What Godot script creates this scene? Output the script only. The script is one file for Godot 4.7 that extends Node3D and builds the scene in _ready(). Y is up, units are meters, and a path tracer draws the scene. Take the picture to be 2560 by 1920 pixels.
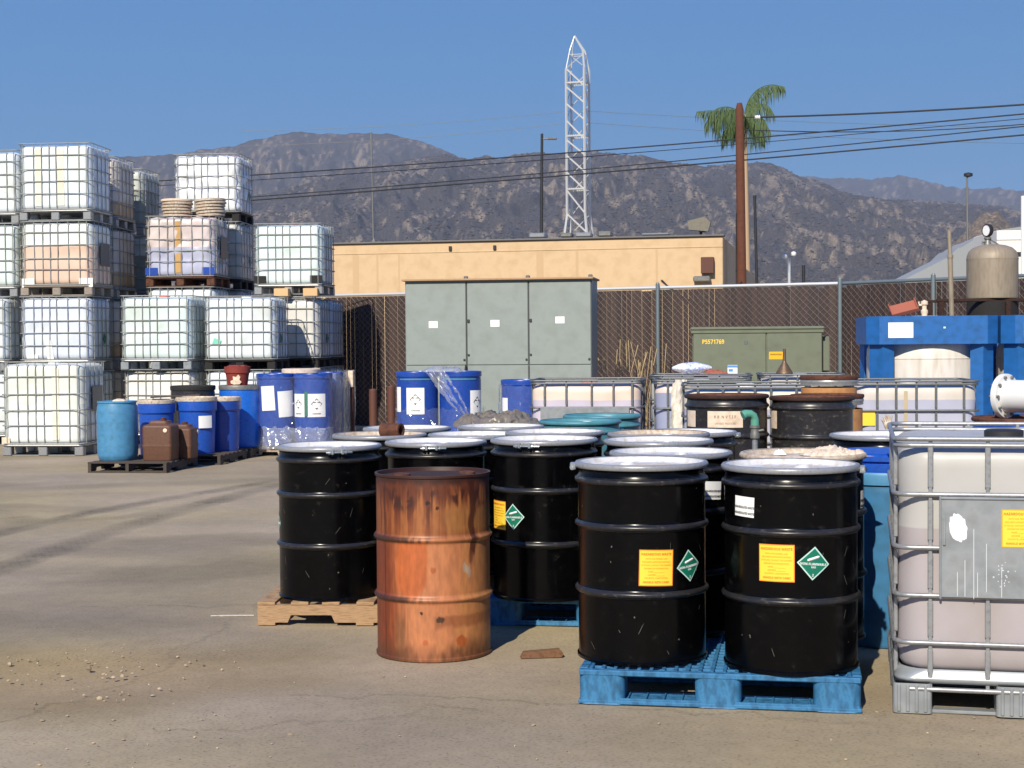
extends Node3D
# A storage yard with drums, caged totes and pallets in front of a slatted fence, a building, a pylon and dry hills.

class Geo:
	var v := PackedVector3Array()
	var n := PackedVector3Array()
	var uv := PackedVector2Array()
	var c := PackedColorArray()
	var ix := PackedInt32Array()
	var col := Color(1, 1, 1)

	func add(p: Vector3, nn: Vector3, t := Vector2.ZERO) -> int:
		v.append(p)
		n.append(nn)
		uv.append(t)
		c.append(col)
		return v.size() - 1

	func face(a: int, b: int, d: int) -> void:
		var g := (v[d] - v[a]).cross(v[b] - v[a])
		if g.dot(n[a] + n[b] + n[d]) < 0.0:
			ix.append_array([a, d, b])
		else:
			ix.append_array([a, b, d])

	func poly(pts: Array, nn: Vector3, uvs := []) -> void:
		var at := v.size()
		for k in pts.size():
			add(pts[k], nn, uvs[k] if uvs else Vector2(pts[k].x + pts[k].z, -pts[k].y))
		for k in range(1, pts.size() - 1):
			face(at, at + k, at + k + 1)

	func grid(rows: Array, flip := false, closed := false, uvs := [], cols := []) -> void:
		var at := v.size()
		var m: int = rows[0].size()
		for r in rows.size():
			var row: PackedVector3Array = rows[r]
			var up: PackedVector3Array = rows[mini(r + 1, rows.size() - 1)]
			var dn: PackedVector3Array = rows[maxi(r - 1, 0)]
			for k in m:
				var k1 := k + 1
				var k0 := k - 1
				if k1 >= m:
					k1 = 1 if closed else m - 1
				if k0 < 0:
					k0 = m - 2 if closed else 0
				var du := row[k1] - row[k0]
				if du.length_squared() < 1e-12:
					du = up[k1] - up[k0]
					if du.length_squared() < 1e-12:
						du = dn[k1] - dn[k0]
				var nn := du.cross(up[k] - dn[k]).normalized()
				v.append(row[k])
				n.append(-nn if flip else nn)
				uv.append(uvs[r][k] if uvs else Vector2(float(k) / (m - 1), 1.0 - float(r) / (rows.size() - 1)))
				c.append(cols[r] if cols else col)
		for r in rows.size() - 1:
			for k in m - 1:
				var a := at + r * m + k
				face(a, a + 1, a + m + 1)
				face(a, a + m + 1, a + m)

	func lathe(prof: Array, segs := 32, cols := [], ymax := 1.0, at := Transform3D.IDENTITY) -> void:
		var start := 0
		for k in range(1, prof.size()):
			var last: bool = k == prof.size() - 1
			var sharp := false
			if not last:
				var p0: Vector2 = prof[k] - prof[k - 1]
				var p1: Vector2 = prof[k + 1] - prof[k]
				sharp = absf(p0.angle_to(p1)) > 0.75
			if last or sharp:
				var rows := []
				var uvs := []
				var cc := []
				for q in range(start, k + 1):
					var row := PackedVector3Array()
					var ur := []
					for s in segs + 1:
						var a := TAU * s / segs
						row.append(at * Vector3(prof[q].x * sin(a), prof[q].y, prof[q].x * cos(a)))
						ur.append(Vector2(float(s) / segs, 1.0 - prof[q].y / ymax))
					rows.append(row)
					uvs.append(ur)
					if cols:
						cc.append(cols[q])
				grid(rows, false, true, uvs, cc)
				start = k

	func box(ctr: Vector3, size: Vector3, b := 0.0, bas := Basis.IDENTITY) -> void:
		var h := size * 0.5
		var e := minf(b, minf(h.x, minf(h.y, h.z)) * 0.9)
		var g := h - Vector3(e, e, e)
		for ax in 3:
			for s in [-1.0, 1.0]:
				var u := (ax + 1) % 3
				var w := (ax + 2) % 3
				var pts := []
				for q in [[-1, -1], [1, -1], [1, 1], [-1, 1]]:
					var p := Vector3.ZERO
					p[ax] = s * h[ax]
					p[u] = q[0] * g[u]
					p[w] = q[1] * g[w]
					pts.append(ctr + bas * p)
				var nn := Vector3.ZERO
				nn[ax] = s
				poly(pts, bas * nn)
		if e <= 0.0:
			return
		for ax in 3:
			var u := (ax + 1) % 3
			var w := (ax + 2) % 3
			for su in [-1.0, 1.0]:
				for sw in [-1.0, 1.0]:
					var pts := []
					for q in [[-1, 0], [1, 0], [1, 1], [-1, 1]]:
						var p := Vector3.ZERO
						p[ax] = q[0] * g[ax]
						p[u] = su * (h[u] if q[1] == 0 else g[u])
						p[w] = sw * (g[w] if q[1] == 0 else h[w])
						pts.append(ctr + bas * p)
					var nn := Vector3.ZERO
					nn[u] = su
					nn[w] = sw
					poly(pts, bas * nn.normalized())
		for sx in [-1.0, 1.0]:
			for sy in [-1.0, 1.0]:
				for sz in [-1.0, 1.0]:
					var s := Vector3(sx, sy, sz)
					poly([ctr + bas * (s * Vector3(h.x, g.y, g.z)), ctr + bas * (s * Vector3(g.x, h.y, g.z)), ctr + bas * (s * Vector3(g.x, g.y, h.z))], bas * s.normalized())

	func tube(path: Array, r, segs := 6, closed := false, caps := true) -> void:
		var rows := []
		var m := path.size()
		var up := Vector3.UP
		var count := m + 1 if closed else m
		for k in count:
			var kk := k % m
			var a: Vector3 = path[(kk - 1 + m) % m] if closed or kk > 0 else path[kk]
			var b: Vector3 = path[(kk + 1) % m] if closed or kk < m - 1 else path[kk]
			var t := (b - a).normalized()
			if absf(t.dot(up)) > 0.95:
				up = Vector3(0, 0, 1) if absf(t.z) < 0.9 else Vector3(1, 0, 0)
			var x := t.cross(up).normalized()
			var y := x.cross(t).normalized()
			var rr: float = r[kk] if r is Array else r
			var row := PackedVector3Array()
			for s in segs + 1:
				var an := TAU * s / segs
				row.append(path[kk] + (x * cos(an) + y * sin(an)) * rr)
			rows.append(row)
		grid(rows, false, true)
		if caps and not closed:
			for e in [0, m - 1]:
				var o: Vector3 = path[1] - path[0] if e == 0 else path[m - 2] - path[m - 1]
				var pts := []
				for s in segs:
					pts.append(rows[e][s])
				poly(pts, -o.normalized())

	func prism(outline: Array, z0: float, z1: float, at := Transform3D.IDENTITY) -> void:   # outline in x, y
		var pk := PackedVector2Array(outline)
		var tr := Geometry2D.triangulate_polygon(pk)
		for z in [z0, z1]:
			var s := v.size()
			for p in pk:
				add(at * Vector3(p.x, p.y, z), at.basis * Vector3(0, 0, 1.0 if z == z1 else -1.0), Vector2(p.x, -p.y))
			for k in range(0, tr.size(), 3):
				face(s + tr[k], s + tr[k + 1], s + tr[k + 2])
		var cw := Geometry2D.is_polygon_clockwise(pk)
		for k in pk.size():
			var p := pk[k]
			var q := pk[(k + 1) % pk.size()]
			var nn := Vector3(q.y - p.y, p.x - q.x, 0).normalized() * (-1.0 if cw else 1.0)
			poly([at * Vector3(p.x, p.y, z0), at * Vector3(q.x, q.y, z0), at * Vector3(q.x, q.y, z1), at * Vector3(p.x, p.y, z1)], at.basis * nn)

	func bend(r: float, phi: float, y0: float) -> void:    # wraps a flat sheet (x along the arc, y up, z out) round a cylinder
		for k in v.size():
			var p := v[k]
			var a := phi + p.x / r
			var m := n[k]
			v[k] = Vector3((r + p.z) * sin(a), y0 + p.y, (r + p.z) * cos(a))
			n[k] = Vector3(m.x * cos(a) + m.z * sin(a), m.y, -m.x * sin(a) + m.z * cos(a))

	func mesh() -> ArrayMesh:
		var a := []
		a.resize(Mesh.ARRAY_MAX)
		a[Mesh.ARRAY_VERTEX] = v
		a[Mesh.ARRAY_NORMAL] = n
		a[Mesh.ARRAY_TEX_UV] = uv
		a[Mesh.ARRAY_COLOR] = c
		a[Mesh.ARRAY_INDEX] = ix
		var m := ArrayMesh.new()
		m.add_surface_from_arrays(Mesh.PRIMITIVE_TRIANGLES, a)
		return m

var taken := {}
var cache := {}
var M := {}
var rng := RandomNumberGenerator.new()
var font: SystemFont
var font_bold: SystemFont

func numbered(parent: Node, called: String) -> String:
	var key := "%d/%s" % [parent.get_instance_id(), called]
	var k: int = taken.get(key, 0)
	taken[key] = k + 1
	return called if k == 0 else "%s_%03d" % [called, k]

func tag(o: Node, label := "", category := "", group := "", kind := "") -> Node:
	if label: o.set_meta("label", label)
	if category: o.set_meta("category", category)
	if group: o.set_meta("group", group)
	if kind: o.set_meta("kind", kind)
	return o

func thing(called: String, label: String, category: String, at: Vector3, yaw := 0.0, group := "") -> Node3D:
	var o := Node3D.new()
	o.name = numbered(self, called)
	add_child(o, true)
	o.position = at
	o.rotation_degrees.y = yaw
	tag(o, label, category, group)
	return o

func part(parent: Node, called: String, mesh: Mesh, mat: Material, at := Transform3D.IDENTITY) -> MeshInstance3D:
	var o := MeshInstance3D.new()
	o.name = numbered(parent, called)
	o.mesh = mesh
	o.material_override = mat
	o.transform = at
	o.cast_shadow = GeometryInstance3D.SHADOW_CASTING_SETTING_ON
	parent.add_child(o, true)
	return o

func hold(parent: Node, called: String, at := Transform3D.IDENTITY) -> Node3D:
	var o := Node3D.new()
	o.name = numbered(parent, called)
	o.transform = at
	parent.add_child(o, true)
	return o

func structure(called: String, mesh: Mesh, mat: Material) -> MeshInstance3D:
	var o := part(self, called, mesh, mat)
	o.set_meta("kind", "structure")
	return o

func once(key: String, fn: Callable) -> ArrayMesh:
	if not cache.has(key):
		cache[key] = fn.call()
	return cache[key]

func at(x: float, y: float, z: float, yaw := 0.0) -> Transform3D:
	return Transform3D(Basis(Vector3.UP, deg_to_rad(yaw)), Vector3(x, y, z))

func s8(r: float, g: float, b: float) -> Color:
	return Color(r / 255.0, g / 255.0, b / 255.0)

func lin(r: float, g: float, b: float) -> Color:
	return s8(r, g, b).srgb_to_linear()

func mat(col: Color, rough := 0.6, metal := 0.0) -> StandardMaterial3D:
	var m := StandardMaterial3D.new()
	m.albedo_color = col
	m.roughness = rough
	m.metallic = metal
	return m

func noise(freq: float, oct := 4, sd := 1, kind := FastNoiseLite.TYPE_SIMPLEX_SMOOTH) -> FastNoiseLite:
	var f := FastNoiseLite.new()
	f.noise_type = kind
	f.frequency = freq
	f.fractal_octaves = oct
	f.seed = sd
	return f

func ntex(freq: float, oct: int, stops: Array, cols: Array, size := 512, sd := 1, kind := FastNoiseLite.TYPE_SIMPLEX_SMOOTH) -> NoiseTexture2D:
	var t := NoiseTexture2D.new()
	t.width = size
	t.height = size
	t.seamless = true
	t.noise = noise(freq, oct, sd, kind)
	var g := Gradient.new()
	g.offsets = PackedFloat32Array(stops)
	g.colors = PackedColorArray(cols)
	t.color_ramp = g
	return t

func worn(col: Color, rough: float, metal: float, tex: Texture2D, scale := 1.0) -> StandardMaterial3D:
	var m := mat(col, rough, metal)
	m.albedo_texture = tex
	m.uv1_triplanar = true
	m.uv1_world_triplanar = true
	m.uv1_scale = Vector3.ONE * scale
	return m

func rrect(w: float, d: float, r: float, y: float, seg := 4) -> PackedVector3Array:    # closed ring round the y axis, from +z towards +x
	var o := PackedVector3Array()
	o.append(Vector3(0, y, d / 2))
	for q in [[1, 1, 0.0], [1, -1, 90.0], [-1, -1, 180.0], [-1, 1, 270.0]]:
		for s in seg + 1:
			var a := deg_to_rad(q[2] + 90.0 * s / seg)
			o.append(Vector3(q[0] * (w / 2 - r) + r * sin(a), y, q[1] * (d / 2 - r) + r * cos(a)))
	o.append(Vector3(0, y, d / 2))
	return o

func patch(parent: Node, called: String, m: Material, w: float, h: float, r: float, phi: float, y: float, off := 0.0012, turn := 0.0, nx := 8) -> MeshInstance3D:    # a thin sheet stuck on a cylinder
	var g := Geo.new()
	var ca := cos(deg_to_rad(turn))
	var sa := sin(deg_to_rad(turn))
	var rows := []
	for j in nx + 1:
		var row := PackedVector3Array()
		for k in nx + 1:
			var x := w * (float(k) / nx - 0.5)
			var yy := h * (float(j) / nx - 0.5)
			row.append(Vector3(x * ca - yy * sa, x * sa + yy * ca, off))
		rows.append(row)
	g.grid(rows)
	if r > 0.0:
		g.bend(r, phi, y)
	return part(parent, called, g.mesh(), m)

func words(parent: Node, text: String, size: float, m: Material, x: float, y: float, off: float, r := 0.0, phi := 0.0, y0 := 0.0, turn := 0.0, bold := true, squeeze := 1.0) -> void:
	var t := TextMesh.new()
	t.text = text
	t.font = font_bold if bold else font
	t.font_size = 48
	t.pixel_size = size / 48.0
	t.depth = 0.0004
	t.curve_step = 4.0
	var a := t.get_mesh_arrays()
	if a.is_empty() or a[Mesh.ARRAY_VERTEX] == null:
		return
	var g := Geo.new()
	g.v = a[Mesh.ARRAY_VERTEX]
	g.n = a[Mesh.ARRAY_NORMAL]
	g.ix = a[Mesh.ARRAY_INDEX]
	g.uv.resize(g.v.size())
	g.c.resize(g.v.size())
	var ca := cos(deg_to_rad(turn))
	var sa := sin(deg_to_rad(turn))
	for k in g.v.size():
		var p := g.v[k]
		p.x = p.x * squeeze
		g.v[k] = Vector3(x * ca - y * sa + p.x * ca - p.y * sa, x * sa + y * ca + p.x * sa + p.y * ca, off + p.z)
	if r > 0.0:
		g.bend(r, phi, y0)
	part(parent, "lettering", g.mesh(), m)

func _ready() -> void:
	rng.seed = 7
	# camera
	var cam := Camera3D.new()
	cam.name = "camera"
	cam.fov = 28.03
	cam.near = 0.1
	cam.far = 14000.0
	cam.transform = Transform3D(Basis(Vector3.RIGHT, deg_to_rad(-1.6)) * Basis(Vector3.BACK, deg_to_rad(-0.46)), Vector3(0, 1.57, 0))
	add_child(cam)
	cam.current = true
	# sky, exposure, haze
	var env := Environment.new()
	var sky := Sky.new()
	var sm := ProceduralSkyMaterial.new()
	sm.sky_top_color = Color(0.018, 0.112, 0.490).linear_to_srgb()
	sm.sky_horizon_color = Color(0.108, 0.284, 0.492).linear_to_srgb()
	sm.sky_curve = 0.35
	sm.ground_horizon_color = Color(0.3, 0.3, 0.28).linear_to_srgb()
	sm.ground_bottom_color = Color(0.2, 0.17, 0.13).linear_to_srgb()
	sm.sun_angle_max = 8.0
	sky.sky_material = sm
	env.background_mode = Environment.BG_SKY
	env.sky = sky
	env.ambient_light_source = Environment.AMBIENT_SOURCE_SKY
	env.tonemap_mode = Environment.TONE_MAPPER_LINEAR
	env.tonemap_exposure = 1.2
	env.fog_enabled = true
	env.fog_density = 0.00012
	env.fog_light_color = Color(0.76, 0.82, 0.92)
	env.sdfgi_enabled = true
	env.ssao_enabled = true
	env.ssil_enabled = true
	var we := WorldEnvironment.new()
	we.name = "world_environment"
	we.environment = env
	add_child(we)
	# sun: low autumn light from behind the camera's left shoulder
	var sun := DirectionalLight3D.new()
	sun.name = "sun"
	sun.light_energy = 1.6
	sun.light_color = Color(1.0, 0.962, 0.89)
	sun.light_angular_distance = 0.5
	sun.shadow_enabled = true
	sun.rotation_degrees = Vector3(-37.0, -18.0, 0.0)
	add_child(sun)
	materials()
	ground()
	hills()
	building()
	far_things()
	fences()
	cabinets()
	stacks()
	left_group()
	wrapped_pallets()
	middle_totes()
	right_things()
	drums()
	front_tote()
	litter()

func hills() -> void:
	var dark := Color(0.074, 0.066, 0.058)
	var tan_ := Color(0.32, 0.255, 0.185)
	hill_range("far_hills", [Vector2(505, 394), Vector2(684, 452), Vector2(804, 487), Vector2(863, 490), Vector2(923, 486), Vector2(948, 486), Vector2(1017, 481), Vector2(1059, 481), Vector2(1155, 488), Vector2(1224, 477), Vector2(1294, 456), Vector2(1334, 448), Vector2(1390, 452), Vector2(1445, 451), Vector2(1531, 443), Vector2(1936, 418)], 4600, 3000, 60, 11, 60.0, 0.02, tan_, dark, 150, 60)
	hill_range("rear_hills", [Vector2(-1433, 340), Vector2(-1091, 376), Vector2(-919, 394), Vector2(-777, 406), Vector2(-714, 404), Vector2(-655, 414), Vector2(-594, 420), Vector2(-556, 433), Vector2(-516, 444), Vector2(-465, 453), Vector2(-408, 446), Vector2(-367, 446), Vector2(-298, 449), Vector2(-249, 445), Vector2(-200, 433), Vector2(-170, 423), Vector2(-140, 410), Vector2(-116, 397), Vector2(-65, 363), Vector2(106, 302), Vector2(362, 266)], 3300, 2300, 60, 21, 42.0, 0.09, tan_, dark, 360, 120)
	hill_range("near_hills", [Vector2(-957, 168), Vector2(-728, 183), Vector2(-557, 199), Vector2(-409, 206), Vector2(-363, 211), Vector2(-328, 221), Vector2(-288, 238), Vector2(-243, 246), Vector2(-186, 255), Vector2(-128, 264), Vector2(-94, 269), Vector2(-77, 265), Vector2(-61, 262), Vector2(-34, 265), Vector2(-15, 260), Vector2(5, 266), Vector2(38, 269), Vector2(71, 270), Vector2(124, 269), Vector2(157, 265), Vector2(196, 264), Vector2(229, 256), Vector2(262, 251), Vector2(276, 248), Vector2(302, 251), Vector2(325, 251), Vector2(355, 253), Vector2(368, 252), Vector2(388, 247), Vector2(412, 233), Vector2(447, 225), Vector2(473, 210), Vector2(505, 205), Vector2(538, 200), Vector2(637, 193), Vector2(687, 190), Vector2(732, 180), Vector2(926, 161)], 2200, 1050, 60, 31, 30.0, 0.13, tan_, dark, 620, 230)
	scrub(g_rows, 26000, 0.9, 2.3)
	hill_range("bare_mound", [Vector2(239, 40), Vector2(253, 53), Vector2(259, 58), Vector2(267, 66), Vector2(271, 72), Vector2(277, 76), Vector2(281, 75), Vector2(284, 77), Vector2(288, 72), Vector2(293, 67), Vector2(301, 65), Vector2(332, 58), Vector2(367, 37)], 900, 780, 20, 41, 8.0, 0.3, Color(0.26, 0.20, 0.14), Color(0.16, 0.13, 0.095), 90, 40)

func wire(label: String, a: Vector3, b: Vector3, r: float, sag: float, m: Material, group := "power lines") -> Node3D:
	var t := thing("power_line", label, "power line", Vector3.ZERO, 0.0, group)
	var p := []
	for k in 25:
		var s := k / 24.0
		p.append(a.lerp(b, s) + Vector3.DOWN * sag * 4.0 * s * (1.0 - s))
	var g := Geo.new()
	g.tube(p, r, 5)
	part(t, "cable", g.mesh(), m)
	return t

func far_things() -> void:
	pylon(5.28, -120.0)
	palm(8.35, -55.0)
	var t := thing("utility_pole", "brown wooden utility pole in front of the palm, beside the beige building", "utility pole", Vector3(5.52, 0, -37.0))
	var g := Geo.new()
	g.tube([Vector3(0.03, 0, 0), Vector3(0.01, 3.6, 0), Vector3(-0.02, 7.05, 0), Vector3(-0.02, 7.22, 0)], [0.125, 0.112, 0.1, 0.06], 14)
	part(t, "pole", g.mesh(), M.pole_wood)
	g = Geo.new()
	for y in [0.9, 2.6, 3.2, 4.4, 5.6]:
		g.tube([Vector3(-0.13, y, 0.03), Vector3(-0.1, y + 0.02, 0.03)], 0.02, 5)
	g.tube([Vector3(-0.125, 0.0, 0.05), Vector3(-0.125, 3.4, 0.05), Vector3(-0.115, 4.6, 0.05)], 0.012, 5)
	part(t, "conduit", g.mesh(), M.dark_metal)
	g = Geo.new()
	var p := []
	for k in 10:
		var s := k / 9.0
		p.append(Vector3(lerpf(0.0, -0.9, s), 2.95 - 0.75 * s + 0.25 * s * s, 0.13 + 0.4 * s))
	g.tube(p, 0.014, 5)
	part(t, "cable", g.mesh(), M.dark_metal)
	g = Geo.new()
	g.tube([Vector3(0.0, 6.88, 0.0), Vector3(0.36, 6.88, 0)], 0.012, 6)
	part(t, "arm", g.mesh(), M.dark_metal)
	g = Geo.new()
	g.lathe([Vector2(0.0, 0.0), Vector2(0.05, 0.01), Vector2(0.035, 0.04), Vector2(0.055, 0.06), Vector2(0.035, 0.09), Vector2(0.05, 0.12), Vector2(0, 0.15)], 12, [], 1.0, Transform3D(Basis(Vector3.BACK, -PI / 2), Vector3(0.34, 6.88, 0)))
	part(t, "insulator", g.mesh(), M.white)
	wire("thick black power line from the utility pole insulator to the right", Vector3(6.0, 6.88, -37.0), Vector3(12.54, 6.76, -34.0), 0.022, 0.05, M.dark_metal)
	wire("thin grey power line just under the insulator line", Vector3(5.55, 6.6, -37.1), Vector3(13.6, 6.72, -36.5), 0.012, 0.16, M.dark_metal)
	wire("long black power line crossing the hill crest from tote stack to upper right", Vector3(-22.11, 7.76, -62.0), Vector3(16.23, 8.05, -44.0), 0.022, 0.22, M.dark_metal)
	wire("thin line beside the long black line across the hill crest", Vector3(-22.2, 7.62, -62.2), Vector3(16.4, 7.96, -44.2), 0.012, 0.26, M.dark_metal)
	wire("lowest black power line crossing the middle of the hillside", Vector3(-20.35, 6.17, -57.0), Vector3(14.76, 6.92, -40.0), 0.022, 0.12, M.dark_metal)
	wire("thin line running just above the lowest hillside power line", Vector3(-20.35, 6.35, -57.0), Vector3(14.76, 7.16, -40.0), 0.016, 0.22, M.dark_metal)
	for q in [[Vector3(-21.1, 18.2, -121), Vector3(4.6, 19.4, -120.2), "upper faint line left of the pylon"], [Vector3(-21.1, 17.0, -121), Vector3(4.6, 18.5, -120.2), "lower faint line left of the pylon"], [Vector3(6.0, 19.4, -120.2), Vector3(46.1, 18.5, -125), "upper faint line right of the pylon"], [Vector3(6.0, 18.5, -120.2), Vector3(46.1, 17.1, -125), "lower faint line right of the pylon"]]:
		wire(q[2] + " high against the blue sky", q[0], q[1], 0.016, 0.3, M.grey_metal, "faint lines on the pylon")
	# posts and masts beyond the building
	t = thing("street_lamp", "dark slim street lamp with a short arm left of the pylon", "street lamp", Vector3(1.3, 0, -70.0))
	g = Geo.new()
	g.tube([Vector3(0, 0, 0), Vector3(0.08, 6, 0), Vector3(0.15, 10.95, 0)], [0.1, 0.08, 0.06], 8)
	part(t, "pole", g.mesh(), M.dark_metal)
	g = Geo.new()
	g.tube([Vector3(0.15, 10.7, 0), Vector3(0.75, 10.72, 0)], 0.04, 6)
	g.box(Vector3(0.62, 10.72, 0), Vector3(0.42, 0.09, 0.22), 0.03)
	part(t, "lamp_arm", g.mesh(), M.grey_metal)
	t = thing("antenna_mast", "thin pale antenna mast on tripod feet behind the left half of the building", "mast", Vector3(-6.74, 0, -75.0))
	g = Geo.new()
	g.tube([Vector3(0.1, 0, 0), Vector3(0.05, 7, 0), Vector3(0.0, 11.7, 0)], [0.06, 0.04, 0.03], 6)
	part(t, "pole", g.mesh(), M.grey_metal)
	g = Geo.new()
	g.tube([Vector3(0, 10.3, 0), Vector3(0, 11.75, 0)], 0.045, 8)
	part(t, "antenna", g.mesh(), M.grey_metal)
	for k in 3:
		g = Geo.new()
		g.tube([Vector3(0.1 + 0.9 * sin(k * TAU / 3 + 0.5), 4.6, 0.9 * cos(k * TAU / 3 + 0.5)), Vector3(0.07, 6.6, 0)], 0.035, 5)
		part(t, "leg", g.mesh(), M.grey_metal)
	t = thing("yard_lamp", "short pale yard lamp with a round white head behind the fence", "lamp post", Vector3(10.83, 0, -60.0))
	g = Geo.new()
	g.tube([Vector3(0, 0, 0), Vector3(0, 4.7, 0)], 0.06, 6)
	part(t, "pole", g.mesh(), M.rail)
	g = Geo.new()
	for s in [-0.17, 0.17]:
		g.lathe([Vector2(0, -0.1), Vector2(0.09, -0.06), Vector2(0.11, 0.02), Vector2(0.07, 0.08), Vector2(0, 0.1)], 10, [], 1.0, at(s, 4.82 + s * 0.3, 0))
	part(t, "head", g.mesh(), M.white)
	t = thing("fence_stub", "short black post rising behind the fence near the pale yard lamp", "post", Vector3(9.49, 0, -50.0))
	g = Geo.new()
	g.tube([Vector3(0, 0, 0), Vector3(0, 3.95, 0)], 0.055, 6)
	part(t, "post", g.mesh(), M.dark_metal)
	t = thing("black_post", "tall plain black post just right of the brown utility pole", "post", Vector3(7.25, 0, -45.0))
	g = Geo.new()
	g.tube([Vector3(0, 0, 0), Vector3(-0.13, 5.7, 0)], 0.042, 8)
	g.tube([Vector3(-0.13, 5.68, 0), Vector3(-0.13, 5.76, 0)], 0.052, 8)
	part(t, "post", g.mesh(), M.dark_metal)
	t = thing("tall_mast", "tall thin pale mast with a dark tip above the white warehouse", "mast", Vector3(35.6, 0, -120.0))
	g = Geo.new()
	g.tube([Vector3(0, 0, 0), Vector3(-0.1, 14.0, 0)], [0.12, 0.08], 6)
	part(t, "pole", g.mesh(), M.grey_metal)
	g = Geo.new()
	g.lathe([Vector2(0, 14.0), Vector2(0.35, 14.1), Vector2(0.35, 14.3), Vector2(0, 14.4)], 8)
	part(t, "lamp_ring", g.mesh(), M.dark_metal)
	# white and grey buildings at the right
	t = thing("white_warehouse", "white flat fronted building far off at the right edge", "building", Vector3(29.95, 0, -90.0), -4)
	g = Geo.new()
	g.box(Vector3(0.2, 3.9, -3), Vector3(3.5, 7.8, 6), 0.03)
	part(t, "wall", g.mesh(), mat(s8(226, 222, 214), 0.85))
	g = Geo.new()
	g.box(Vector3(0.2, 7.28, 0.03), Vector3(3.52, 0.06, 0.06), 0.01)
	part(t, "ledge", g.mesh(), M.white)
	g = Geo.new()
	g.box(Vector3(-0.2, 6.4, 0.02), Vector3(0.42, 0.26, 0.04), 0.01)
	g.box(Vector3(0.01, 6.4, 0.045), Vector3(0.02, 0.26, 0.03))
	part(t, "window", g.mesh(), M.dark_metal)
	t = thing("grey_warehouse", "pale grey shed with a stepped sloping roof left of the white warehouse", "building", Vector3(27.2, 0, -100.0), -4)
	g = Geo.new()
	g.prism([Vector2(-1.6, 0), Vector2(6.2, 0), Vector2(6.2, 8.75), Vector2(4.4, 8.5), Vector2(3.2, 8.0), Vector2(2.8, 7.9), Vector2(2.0, 7.4), Vector2(1.75, 7.35), Vector2(1.2, 6.8), Vector2(0.2, 6.3), Vector2(-1.6, 5.4)], -6.0, 0.0)
	part(t, "wall", g.mesh(), mat(s8(142, 146, 148), 0.8))
	for k in 6:
		g = Geo.new()
		g.box(Vector3(-0.6 + k * 1.1, 2.6, 0.02), Vector3(0.05, 5.2, 0.04))
		part(t, "seam", g.mesh(), mat(s8(128, 132, 134), 0.8))
	t = thing("white_pole", "plain white pole cut off by the right picture edge", "post", Vector3(19.95, 0, -60.0))
	g = Geo.new()
	g.tube([Vector3(0, 0, 0), Vector3(0, 7.05, 0)], 0.1, 10)
	part(t, "post", g.mesh(), M.white)

func fences() -> void:
	slat_fence("long brown slatted fence behind the cabinets with a bright white top rail", Vector3(-9.0, 0, -31.0), Vector3(5.16, 0, -24.1), 2.43, M.rail, [0.05, 3.0, 6.0, 9.1, 12.72], 5)
	slat_fence("brown slatted fence turning toward the viewer at the right, grey top rail", Vector3(5.17, 0, -24.08), Vector3(8.2, 0, -20.4), 2.43, M.post, [0.0, 1.72, 3.4], 6)
	for q in [[2.02, -24.95, 1.6, 26, "tall dry grass clump against the fence beside the grey cabinet"], [1.45, -25.15, 0.9, 18, "low dry grass clump at the cabinet's right foot"], [5.45, -23.2, 1.1, 8, "sparse dry stalks at the fence corner post"]]:
		var t := thing("dry_grass", q[4], "dry grass", Vector3(q[0], 0, q[1]))
		var g := Geo.new()
		for k in q[3]:
			var a := rng.randf() * TAU
			var rr := 0.5 * sqrt(rng.randf())
			var b := Vector3(rr * cos(a), 0, 0.25 * rr * sin(a))
			var lean := Vector3(rng.randf_range(-0.3, 0.3), 0, rng.randf_range(-0.1, 0.1))
			var h: float = q[2] * rng.randf_range(0.55, 1.0)
			g.tube([b, b + lean * 0.3 + Vector3.UP * h * 0.5, b + lean + Vector3.UP * h], [0.005, 0.004, 0.008], 4)
		part(t, "stalks", g.mesh(), M.straw)
	for q in [[-1.99, -22.0, 0.9, "left brown steel bollard in the shadow by the fence"], [-1.73, -22.0, 0.94, "right brown steel bollard next to the wrapped blue drums"]]:
		var t := thing("bollard", q[3], "bollard", Vector3(q[0], 0, q[1]), 0.0, "brown bollards by the fence")
		var g := Geo.new()
		g.lathe([Vector2(0.058, 0), Vector2(0.058, q[2] - 0.02), Vector2(0.045, q[2]), Vector2(0, q[2] + 0.005)], 16)
		part(t, "post", g.mesh(), M.bollard)

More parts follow.
